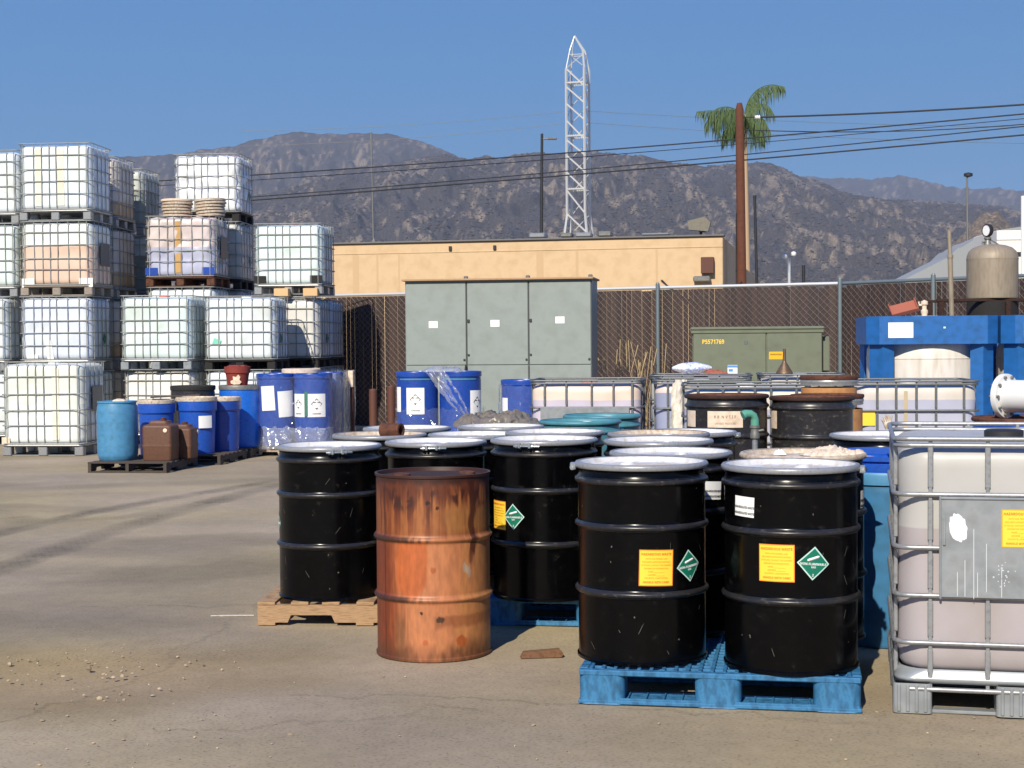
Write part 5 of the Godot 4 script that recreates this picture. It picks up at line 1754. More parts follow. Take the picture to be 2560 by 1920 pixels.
func middle_totes() -> void:
	var pk := lin(226, 206, 192)
	var lv := lin(190, 190, 206)
	var o := {"near": true, "r": 0.011, "d": 1.0, "cage": M.galv_dark, "bars": [0.13, 0.32, 0.44, 0.56, 0.68, 0.87], "side_bars": [0.2, 0.4, 0.6, 0.8], "hoops": [0.165, 0.4, 0.63, 0.875, 1.155], "h": 1.16, "group": "caged totes of pink and lilac liquid behind the drums"}
	var q := o.duplicate()
	q.merge({"top": pk, "low": lin(196, 188, 204), "fill": 0.82, "front_plate": [0.49, 0.70, 0.92, 0.36], "seed": 51, "bars": [0.14, 0.33, 0.55, 0.74, 0.9]}, true)
	tote("tote of pink over lilac liquid beside the single wrapped blue drum", 0.17, -15.95, 0, -7, q)
	q = o.duplicate()
	q.merge({"top": lin(216, 200, 194), "low": lin(150, 156, 184), "fill": 0.9, "seed": 52, "w": 1.0, "bars": [0.16, 0.32, 0.5, 0.68, 0.86]}, true)
	tote("tote of slate lilac liquid with a white sheet hanging on its corner", 1.42, -15.6, 0, -7, q)
	q = o.duplicate()
	q.merge({"top": lin(214, 206, 196), "low": lin(176, 176, 192), "fill": 0.8, "seed": 53, "bulge": 0.02}, true)
	tote("tote directly behind the two rusty lidded black drums", 1.53, -13.95, 0, -7, q)
	q = o.duplicate()
	q.merge({"top": lin(210, 200, 190), "low": lin(180, 180, 192), "fill": 0.7, "seed": 54}, true)
	tote("tote carrying the white plastic sack, in front of the green transformer", 1.58, -17.75, 0, -7, q)
	q = o.duplicate()
	q.merge({"top": lin(210, 200, 190), "seed": 55, "w": 1.0}, true)
	tote("tote carrying the upturned funnel, in front of the green transformer", 2.84, -17.7, 0, -7, q)
	q = o.duplicate()
	q.merge({"top": lin(208, 200, 192), "low": lin(178, 180, 198), "fill": 0.85, "seed": 56, "bars": [0.19, 0.34, 0.5, 0.65, 0.87], "tags": [[0.09, 0.69, 0.2, 0.13, M.yellow]], "streak": [[0.415, 0.035, worn(s8(186, 170, 140), 0.7, 0.0, M.bottle.albedo_texture, 1.0)]]}, true)
	tote("tote of lilac liquid with rusty drip and yellow label before the blue tank frame", 3.25, -14.65, 0, -6, q)
	# things on and around them
	var t := thing("plastic_sheet", "white plastic sheet hanging over the corner of the slate lilac tote", "plastic sheet", Vector3(1.62, 0, -15.42))
	var g := Geo.new()
	var f := noise(1.0, 3, 81)
	var rows := []
	for j in 19:
		var s := j / 18.0
		var row := PackedVector3Array()
		for k in 9:
			var u := k / 8.0 - 0.5
			row.append(Vector3(0.07 + u * lerpf(0.3, 0.12, s) + 0.03 * f.get_noise_2d(s * 5.0, u * 6.0), 0.42 + 0.75 * s, 0.03 * sin(u * 11.0 + s * 3.0) + 0.03 * f.get_noise_2d(u * 9.0, s * 6.0)))
		rows.append(row)
	g.grid(rows)
	part(t, "sheet", g.mesh(), worn(s8(222, 216, 206), 0.5, 0.0, M.dust.albedo_texture, 2.0))
	t = thing("plastic_sack", "plump white plastic sack lying on a tote before the transformer", "sack", Vector3(2.1, 1.17, -17.95), -6)
	g = Geo.new()
	rows = []
	for j in 13:
		var s := j / 12.0
		var row := PackedVector3Array()
		for k in 21:
			var a := TAU * k / 20
			var fat := pow(sin(PI * clampf(s, 0.02, 0.98)), 0.55)
			row.append(Vector3((s - 0.5) * 0.46, 0.068 + fat * 0.068 * sin(a) + 0.012 * f.get_noise_2d(s * 9.0, sin(a) * 2.0), -fat * 0.15 * cos(a) + 0.01 * f.get_noise_2d(s * 12.0, cos(a) * 3.0)))
		rows.append(row)
	g.grid(rows, true, true)
	part(t, "sack", g.mesh(), worn(s8(226, 230, 240), 0.35, 0.0, ntex(0.012, 3, [0.0, 0.44, 0.47, 0.53, 0.56, 1.0], [Color(1, 1, 1), Color(1, 1, 1), Color(0.55, 0.65, 0.95), Color(0.6, 0.7, 0.98), Color(1, 1, 1), Color(1, 1, 1)], 256, 83), 1.5))
	t = thing("rag", "rust coloured rag beside the white plastic sack", "rag", Vector3(2.37, 1.175, -17.85))
	part(t, "cloth", crumple(0.26, 0.05, 5), M.terracotta)
	t = thing("small_carton", "small white and blue carton standing right of the plastic sack", "carton", Vector3(2.57, 1.17, -17.9), -12)
	g = Geo.new()
	g.box(Vector3(0, 0.05, 0), Vector3(0.115, 0.1, 0.08), 0.003)
	part(t, "box", g.mesh(), M.paper)
	g = Geo.new()
	g.box(Vector3(0, 0.085, 0.0412), Vector3(0.112, 0.026, 0.002))
	g.box(Vector3(-0.02, 0.04, 0.0412), Vector3(0.05, 0.03, 0.002))
	part(t, "print", g.mesh(), mat(s8(90, 140, 200), 0.7))
	t = thing("funnel", "brown metal funnel standing upside down on a tote", "funnel", Vector3(3.18, 1.165, -17.95))
	g = Geo.new()
	g.lathe([Vector2(0.098, 0.0), Vector2(0.098, 0.012), Vector2(0.026, 0.13), Vector2(0.020, 0.15), Vector2(0.017, 0.29), Vector2(0.0, 0.291)], 24)
	part(t, "cone", g.mesh(), worn(s8(120, 98, 78), 0.45, 0.5, M.dust.albedo_texture, 3.0))

func tank_frame(label: String, x: float, z: float, yaw: float) -> void:
	var t := thing("tank_frame", label, "storage tank", Vector3(x, 0, z), yaw, "blue framed white tanks")
	var W := 1.42
	var D := 1.4
	var c := 0.13
	var oct := [Vector2(0, c), Vector2(c, 0), Vector2(W - c, 0), Vector2(W, c), Vector2(W, D - c), Vector2(W - c, D), Vector2(c, D), Vector2(0, D - c)]
	var g := Geo.new()
	for k in 8:
		var a: Vector2 = oct[k]
		var b: Vector2 = oct[(k + 1) % 8]
		var ctr := Vector2(W / 2, D / 2)
		var o := []
		for p in [a, b]:
			o.append(p + (ctr - p) * 0.1)
		for y in [1.5, 1.81]:
			g.poly([Vector3(a.x, y, -a.y), Vector3(b.x, y, -b.y), Vector3(o[1].x, y, -o[1].y), Vector3(o[0].x, y, -o[0].y)], Vector3.UP if y > 1.6 else Vector3.DOWN)
		var nn := Vector3((b - a).y, 0, (b - a).x).normalized()
		var m := Vector3((a.x + b.x) / 2 - ctr.x, 0, -((a.y + b.y) / 2 - ctr.y))
		if nn.dot(m) < 0.0: nn = -nn
		g.poly([Vector3(a.x, 1.5, -a.y), Vector3(b.x, 1.5, -b.y), Vector3(b.x, 1.81, -b.y), Vector3(a.x, 1.81, -a.y)], nn)
		g.poly([Vector3(o[0].x, 1.5, -o[0].y), Vector3(o[1].x, 1.5, -o[1].y), Vector3(o[1].x, 1.81, -o[1].y), Vector3(o[0].x, 1.81, -o[0].y)], -nn)
	part(t, "top_frame", g.mesh(), M.blue_frame)
	for sx in [0, 1]:
		for sy in [0, 1]:
			g = Geo.new()
			var fx := 1.0 if sx == 0 else -1.0
			var fy := 1.0 if sy == 0 else -1.0
			var px: float = 0.04 if sx == 0 else W - 0.04
			var py: float = 0.04 if sy == 0 else D - 0.04
			var o2 := []
			for q in [[0.0, 0.13], [0.13, 0.0], [0.26, 0.06], [0.22, 0.12], [0.12, 0.12], [0.1, 0.26], [0.04, 0.26]]:
				o2.append(Vector2(px + fx * q[0], -(py + fy * q[1])))
			# the outline lies in plan, so it is turned upright
			g.prism(o2, 0.0, 1.498, Transform3D(Basis(Vector3(1, 0, 0), Vector3(0, 0, 1), Vector3(0, 1, 0)), Vector3.ZERO))
			part(t, "corner_post", g.mesh(), M.blue_frame)
	g = Geo.new()
	g.box(Vector3(W / 2, 0.1, -D / 2), Vector3(W - 0.1, 0.16, D - 0.1), 0.02)
	part(t, "base", g.mesh(), M.blue_frame)
	g = Geo.new()
	g.lathe([Vector2(0.63, 0.19), Vector2(0.645, 0.25), Vector2(0.645, 1.33), Vector2(0.65, 1.335), Vector2(0.65, 1.345), Vector2(0.645, 1.35), Vector2(0.64, 1.44), Vector2(0.60, 1.53), Vector2(0.5, 1.63), Vector2(0.34, 1.71), Vector2(0.2, 1.74), Vector2(0, 1.75)], 40, [], 1.0, at(W / 2, 0, -D / 2))
	var tank := part(t, "tank", g.mesh(), M.tank_white)
	g = Geo.new()
	g.lathe([Vector2(0.18, 1.72), Vector2(0.18, 1.8), Vector2(0.15, 1.82), Vector2(0, 1.82)], 24, [], 1.0, at(W / 2, 0, -D / 2))
	part(tank, "lid", g.mesh(), M.tank_white)
	g = Geo.new()
	g.box(Vector3(0.36, 1.655, 0.002), Vector3(0.27, 0.17, 0.004), 0.001)
	part(t, "paper_label", g.mesh(), M.paper)
	g = Geo.new()
	g.box(Vector3(0.83, 1.68, 0.001), Vector3(0.025, 0.02, 0.003), 0.001)
	part(t, "chipped_paint", g.mesh(), M.pale_green)

func right_things() -> void:
	tank_frame("white tank in a blue frame with a white label, left of its twin", 3.93, -17.0, -7)
	tank_frame("white tank in a blue frame cut by the right picture edge", 5.38, -16.85, -7)
	var t := thing("terracotta_tray", "terracotta square tray tipped up on the blue tank frame", "tray", Vector3(4.36, 1.81, -17.12), -8)
	var g := Geo.new()
	var tilt := Basis(Vector3.BACK, deg_to_rad(14.0)) * Basis(Vector3.RIGHT, deg_to_rad(38.0))
	g.box(Vector3(0.0, 0.085, 0), Vector3(0.3, 0.024, 0.2), 0.01, tilt)
	g.box(Vector3(0.0, 0.085, 0) + tilt * Vector3(0, 0.02, 0.1), Vector3(0.3, 0.05, 0.014), 0.005, tilt)
	g.box(Vector3(0.0, 0.085, 0) + tilt * Vector3(0.143, 0.02, 0), Vector3(0.014, 0.05, 0.2), 0.005, tilt)
	g.box(Vector3(0.0, 0.085, 0) + tilt * Vector3(-0.143, 0.02, 0), Vector3(0.014, 0.05, 0.2), 0.005, tilt)
	part(t, "tray", g.mesh(), M.terracotta)
	t = thing("vent_valve", "small cream vent valve standing on the blue tank frame", "valve", Vector3(4.68, 1.64, -17.45))
	g = Geo.new()
	g.lathe([Vector2(0.032, 0), Vector2(0.032, 0.2), Vector2(0.04, 0.21), Vector2(0.04, 0.24), Vector2(0.026, 0.25), Vector2(0.026, 0.3), Vector2(0.04, 0.305), Vector2(0.04, 0.34), Vector2(0, 0.36)], 14)
	g.tube([Vector3(0, 0.3, 0), Vector3(-0.06, 0.3, 0), Vector3(-0.065, 0.34, 0)], 0.014, 6)
	part(t, "valve", g.mesh(), M.cream)
	# steel pressure vessel on its stand
	t = thing("pressure_vessel", "domed weathered steel pressure vessel with a gauge on top", "pressure vessel", Vector3(6.09, 0, -19.5))
	g = Geo.new()
	g.lathe([Vector2(0, 2.06), Vector2(0.312, 2.06), Vector2(0.316, 2.08), Vector2(0.316, 2.545), Vector2(0.319, 2.55), Vector2(0.319, 2.56), Vector2(0.316, 2.565), Vector2(0.312, 2.6), Vector2(0.29, 2.655), Vector2(0.24, 2.7), Vector2(0.16, 2.73), Vector2(0.08, 2.742), Vector2(0, 2.745)], 40)
	part(t, "shell", g.mesh(), M.vessel)
	g = Geo.new()
	g.lathe([Vector2(0.05, 2.735), Vector2(0.035, 2.78), Vector2(0.03, 2.8), Vector2(0.045, 2.81), Vector2(0.045, 2.83), Vector2(0.02, 2.84), Vector2(0, 2.84)], 14, [], 1.0, at(-0.06, 0, 0))
	g.tube([Vector3(-0.06, 2.79, 0), Vector3(-0.13, 2.77, 0.02), Vector3(-0.13, 2.74, 0.02)], 0.014, 6)
	g.tube([Vector3(-0.04, 2.81, 0), Vector3(0.08, 2.74, 0)], 0.009, 5)
	part(t, "fitting", g.mesh(), M.grey_metal)
	g = Geo.new()
	g.lathe([Vector2(0.0, -0.03), Vector2(0.075, -0.03), Vector2(0.082, -0.02), Vector2(0.082, 0.025), Vector2(0.072, 0.03), Vector2(0.068, 0.02)], 24, [], 1.0, Transform3D(Basis(Vector3.UP, -1.15) * Basis(Vector3.RIGHT, PI / 2), Vector3(-0.06, 2.92, 0)))
	g.tube([Vector3(-0.06, 2.83, 0), Vector3(-0.06, 2.86, 0)], 0.014, 6)
	var gauge := part(t, "gauge", g.mesh(), M.dark_metal)
	g = Geo.new()
	g.lathe([Vector2(0.069, 0.021), Vector2(0, 0.0215)], 20, [], 1.0, Transform3D(Basis(Vector3.UP, -1.15) * Basis(Vector3.RIGHT, PI / 2), Vector3(-0.06, 2.92, 0)))
	part(gauge, "dial", g.mesh(), M.paper)
	g = Geo.new()
	g.box(Vector3(-0.1, 2.035, 0.25), Vector3(1.35, 0.035, 0.05), 0.004)
	g.box(Vector3(-0.1, 2.035, -0.25), Vector3(1.35, 0.035, 0.05), 0.004)
	part(t, "stand_beam", g.mesh(), M.rust_dark)
	g = Geo.new()
	g.lathe([Vector2(0.315, 1.2), Vector2(0.315, 2.02), Vector2(0, 2.02)], 28)
	part(t, "skirt", g.mesh(), M.skirt)
	for q in [[-0.72, 0.25], [0.52, 0.25], [-0.72, -0.25], [0.52, -0.25], [0.09, 0.33]]:
		g = Geo.new()
		g.box(Vector3(q[0], 1.008, q[1]), Vector3(0.06, 2.016, 0.06), 0.006)
		part(t, "leg", g.mesh(), M.rust_dark)
	t = thing("vent_pipe", "rust streaked vertical pipe standing left of the pressure vessel", "pipe", Vector3(5.47, 0, -19.2))
	g = Geo.new()
	g.tube([Vector3(0.06, 0, 0), Vector3(0.03, 1.5, 0), Vector3(0.0, 2.58, 0)], 0.032, 12)
	part(t, "lower_pipe", g.mesh(), M.vessel)
	g = Geo.new()
	g.tube([Vector3(0, 2.56, 0), Vector3(0, 2.6, 0)], 0.04, 12)
	g.tube([Vector3(0, 2.6, 0), Vector3(-0.012, 2.9, 0)], 0.026, 12)
	part(t, "upper_pipe", g.mesh(), M.vessel)
	# drum with a white pipe spool at the right edge
	wood_pallet("pallet under the dark blue drum at the right edge", 3.2, 0, -9.6, -8, {"w": 1.0, "d": 1.0})
	steel_drum("dark blue drum with a brown lid carrying a white pipe spool", 3.15, 0.131, -9.5, {"mat": M.blue_deep, "lid": M.rust, "ring": M.rust, "h": 0.94, "dust": false, "group": ""})
	t = thing("pipe_spool", "white flanged pipe spool lying on the dark blue drum", "pipe", Vector3(3.12, 1.206, -9.42))
	var ax := Transform3D(Basis(Vector3.UP, deg_to_rad(40.0)) * Basis(Vector3.RIGHT, PI / 2), Vector3(0, 0, 0))
	g = Geo.new()
	g.lathe([Vector2(0, -0.13), Vector2(0.10, -0.13), Vector2(0.10, 0.13), Vector2(0.094, 0.135)], 32, [], 1.0, ax)
	part(t, "pipe", g.mesh(), M.pipe_white)
	g = Geo.new()
	g.lathe([Vector2(0.1, -0.13), Vector2(0.135, -0.13), Vector2(0.138, -0.126), Vector2(0.138, -0.098), Vector2(0.135, -0.094), Vector2(0.1, -0.094)], 36, [], 1.0, ax)
	var fl := part(t, "flange", g.mesh(), M.pipe_white)
	for k in 10:
		g = Geo.new()
		var a := TAU * k / 10
		g.lathe([Vector2(0.0, -0.145), Vector2(0.009, -0.145), Vector2(0.009, -0.078), Vector2(0, -0.078)], 6, [], 1.0, ax * at(0.119 * cos(a), 0, 0.119 * sin(a)))
		part(fl, "bolt", g.mesh(), M.grey_metal)
	g = Geo.new()
	g.lathe([Vector2(0.094, 0.134), Vector2(0.09, 0.142), Vector2(0, 0.142)], 32, [], 1.0, ax)
	part(t, "end_cover", g.mesh(), mat(s8(236, 232, 226), 0.6))
	# fibre drums behind the rusty lidded ones
	wood_pallet("lower pallet under the fibre drum with a bare metal band", 2.75, 0, -13.3, -7, {"w": 1.0, "d": 0.9})
	wood_pallet("upper pallet under the fibre drum with a bare metal band", 2.75, 0.133, -13.3, -7, {"w": 1.0, "d": 0.9})
	fibre_drum("brown fibre drum with a metal band standing tallest behind the rusty lids", Vector3(2.72, 0.266, -13.2), 0.235, 0.985)
	fibre_drum("brown fibre drum peeking out right behind the right rusty lidded drum", Vector3(2.5, 0, -12.2), 0.275, 1.13)

func drums() -> void:
	# front pallet
	plastic_pallet("blue plastic pallet at the front under the two labelled black drums", 0.96, -7.02, -10.5, 1.2, 1.05)
	var t := steel_drum("front left black drum on the front blue pallet, yellow label beside green diamond", 0.58, 0.151, -6.93, {"scratches": 3, "bolt": -1.62, "bung": Vector2(-0.06, -0.03)})
	hazard_label(t, 0.2865, 0.14, 0.43, -1.5)
	diamond_label(t, 0.2865, 0.72, 0.43, 5.0)
	t = steel_drum("front right black drum with white, yellow and green diamond labels", 1.215, 0.151, -6.72, {"scratches": 5, "bolt": 1.35, "bung": Vector2(0.05, 0.02)})
	hazard_label(t, 0.2865, -0.385, 0.475, 0.0)
	diamond_label(t, 0.2865, 0.16, 0.475, -5.0)
	white_label(t, 0.2865, -0.93, 0.705, -2.0)
	t = steel_drum("black drum behind the front left one with a half shaded white label", 0.775, 0.151, -7.53, {"dust": false})
	white_label(t, 0.2865, 0.68, 0.70, -4.0)
	t = steel_drum("black drum with a dusty lid carrying a rag, behind the front right one", 1.39, 0.151, -7.36, {"lid": M.lid_dirty, "ring": M.lid_dirty})
	white_label(t, 0.2865, 1.2, 0.66, 0.0)
	var o := thing("rag", "crumpled beige rag on the dusty white lid", "rag", Vector3(1.53, 1.012, -7.33), 20)
	part(o, "cloth", crumple(0.26, 0.05, 9, 30), M.cream)
	o = thing("paper_scrap", "small white paper scrap standing on the dusty lid", "paper", Vector3(1.29, 1.012, -7.42))
	part(o, "paper", crumple(0.06, 0.03, 14, 10), M.paper)
	# second blue pallet
	plastic_pallet("blue plastic pallet in the shade under the middle black drums", 0.52, -8.93, -9.0, 1.2, 1.1)
	t = steel_drum("middle black drum with yellow label at its left and green diamond", 0.177, 0.151, -8.6, {"bolt": -0.36})
	hazard_label(t, 0.2865, -1.12, 0.46, 0.0)
	diamond_label(t, 0.2865, -0.66, 0.46, 2.0)
	steel_drum("black drum right of the middle one, its lid behind the front left lid", 0.80, 0.151, -8.42, {"dust": false})
	steel_drum("black drum with white lid in the row behind the middle drum, right side", 0.86, 0.151, -9.04, {"lid": M.lid_dirty, "dust": false})
	steel_drum("black drum with white lid just behind the middle drum", 0.256, 0.151, -9.27, {"dust": false})
	wood_pallet("pallet under the farthest right white lidded black drum", 1.42, 0, -9.85, -8, {"w": 1.0, "d": 1.0})
	steel_drum("farthest white lidded black drum, next to the left rusty lidded drum", 1.11, 0.131, -9.66, {"dust": false, "h": 0.86, "bolt": 1.3})
	# wooden pallet at the left
	wood_pallet("pale wooden pallet under the leftmost black drum", -0.8, 0, -9.0, -3, {"w": 1.2, "d": 1.02})
	t = steel_drum("leftmost black drum with a galvanised ring bolt, on the wooden pallet", -1.05, 0.131, -8.79, {"scratches": 8, "bolt": 0.28, "h": 0.852, "dust": false})
	diamond_label(t, 0.2865, -1.42, 0.42, 0.0)
	steel_drum("black drum behind the orange one with its ring bolt facing the viewer", -0.452, 0.131, -9.06, {"bolt": -0.02, "h": 0.852, "dust": false})
	wood_pallet("wooden pallet hidden under the rear left white lidded drums", -0.42, 0, -10.22, -3, {"w": 1.25, "d": 1.2})
	steel_drum("white lidded black drum carrying a short rusty pipe piece", -0.845, 0.131, -9.78, {"h": 0.852, "dust": false, "lid": M.lid_dirty})
	steel_drum("white lidded black drum behind the one with the rusty pipe piece", -0.72, 0.131, -10.5, {"h": 0.852, "dust": false})
	steel_drum("white lidded black drum between the pipe piece and the middle drum", -0.235, 0.131, -9.72, {"h": 0.852, "dust": false})
	steel_drum("rearmost left white lidded black drum before the crumpled sheet", -0.08, 0.131, -10.62, {"h": 0.852, "dust": false})
	o = thing("pipe_piece", "short rusty pipe coupling lying on a white drum lid", "pipe", Vector3(-0.76, 1.015, -9.68), 62)
	var g := Geo.new()
	g.lathe([Vector2(0.03, -0.07), Vector2(0.044, -0.07), Vector2(0.046, -0.05), Vector2(0.042, -0.04), Vector2(0.042, 0.04), Vector2(0.046, 0.05), Vector2(0.044, 0.07), Vector2(0.03, 0.07), Vector2(0.03, -0.068)], 24, [], 1.0, Transform3D(Basis(Vector3.RIGHT, PI / 2), Vector3.ZERO))
	part(o, "coupling", g.mesh(), M.rust)
	# orange drum
	orange_drum()
	# blue drum between the front drums and the front tote
	t = poly_drum("plastic_drum", "light blue drum with a cobalt lid squeezed beside the front tote", Vector3(1.95, 0, -8.0), 0.29, 0.89, worn(s8(52, 112, 156), 0.5, 0.0, M.dust.albedo_texture, 1.5), "open", "", M.blue_light)
	g = Geo.new()
	g.lathe([Vector2(0.28, 0.885), Vector2(0.284, 0.9), Vector2(0.284, 0.925), Vector2(0.268, 0.932), Vector2(0.268, 0.94), Vector2(0.284, 0.947), Vector2(0.284, 0.97), Vector2(0.26, 0.985), Vector2(0, 0.99)], 40)
	part(t, "cover", g.mesh(), M.blue)
	wood_pallet("pallet under the white lidded drum behind the front tote", 2.25, 0, -9.0, -8, {"w": 1.0, "d": 1.0})
	steel_drum("white lidded black drum partly behind the front tote", 2.125, 0.131, -8.82, {"bolt": 0.75, "h": 0.885, "dust": false})
	# rusty lidded pair
	wood_pallet("lower pallet under the pair of rusty lidded black drums", 1.83, 0, -11.0, -6, {"w": 1.2, "d": 0.9})
	wood_pallet("upper pallet under the pair of rusty lidded black drums", 1.83, 0.133, -11.0, -6, {"w": 1.2, "d": 0.9})
	t = steel_drum("black drum with a rusty lid and cream label, behind the green elbow pipe", 1.535, 0.266, -11.0, {"mat": M.black_old, "lid": M.rust, "ring": M.rust_dark, "h": 0.905, "dust": false, "group": "black drums with rusty lids"})
	var e := patch(t, "paper_label", M.cream, 0.25, 0.115, 0.2865, -0.18, 0.745, 0.003, 0.0, 6)
	words(e, "K B  N V T I F", 0.026, M.faint, 0.0, 0.018, 0.0045, 0.2865, -0.18, 0.745)
	words(e, "UNUSED RESIDUES", 0.017, M.faint, 0.0, -0.028, 0.0045, 0.2865, -0.18, 0.745, 0.0, false)
	patch(t, "paper_label", M.cream, 0.12, 0.115, 0.2865, -1.2, 0.745, 0.003, 0.0, 5)
	t = steel_drum("black drum with a rusty lid right of its labelled twin", 2.13, 0.266, -10.92, {"mat": M.black_old, "lid": M.rust, "ring": M.rust_dark, "h": 0.89, "dust": false, "group": "black drums with rusty lids"})
	patch(t, "paper_label", M.cream, 0.11, 0.125, 0.2865, -1.38, 0.735, 0.003, 0.0, 5)
	# teal drums and the crumpled sheet
	wood_pallet("pallet under the two teal drums", 0.56, 0, -11.4, -6, {"w": 1.2, "d": 1.2})
	steel_drum("teal drum with a sunken teal lid in front of the pink tote", 0.495, 0.131, -11.2, {"mat": M.teal, "lid": M.teal, "ring": M.teal, "h": 0.855, "dust": false, "group": "teal drums"})
	steel_drum("second teal drum mostly hidden behind the first", 0.69, 0.131, -11.83, {"mat": M.teal, "lid": M.teal, "ring": M.teal, "h": 0.862, "dust": false, "group": "teal drums"})
	steel_drum("drum with a rusty rim under a crumpled grey plastic sheet", -0.117, 0, -12.2, {"mat": M.rust_dark, "lid": M.rust, "ring": M.rust, "h": 0.895, "dust": false, "group": ""})
	o = thing("plastic_sheet", "crumpled grey plastic sheet heaped on a rusty rimmed drum", "plastic sheet", Vector3(-0.12, 0.9, -12.2), 4)
	part(o, "sheet", crumple(0.66, 0.14, 33, 48, 0.85), M.tarp)
	# standpipe
	o = thing("standpipe", "grey standpipe ending in a green elbow before the rusty lidded drums", "pipe", Vector3(1.31, 0, -8.3))
	g = Geo.new()
	g.tube([Vector3(0, 0, 0), Vector3(0, 1.05, 0)], 0.016, 12)
	part(o, "pipe", g.mesh(), M.galv)
	g = Geo.new()
	g.lathe([Vector2(0.018, 1.03), Vector2(0.026, 1.035), Vector2(0.026, 1.06), Vector2(0.022, 1.065), Vector2(0.022, 1.085), Vector2(0.027, 1.09), Vector2(0.027, 1.105)], 14)
	g.tube([Vector3(0.02, 1.075, 0.01), Vector3(0.045, 1.08, 0.02)], 0.008, 6)
	part(o, "union", g.mesh(), M.grey_metal)
	g = Geo.new()
	g.tube([Vector3(0, 1.09, 0), Vector3(0, 1.135, 0), Vector3(-0.008, 1.155, 0.002), Vector3(-0.025, 1.166, 0.006), Vector3(-0.05, 1.166, 0.01), Vector3(-0.068, 1.158, 0.014)], [0.024, 0.022, 0.022, 0.022, 0.024, 0.026], 12)
	part(o, "elbow", g.mesh(), M.pvc_green)

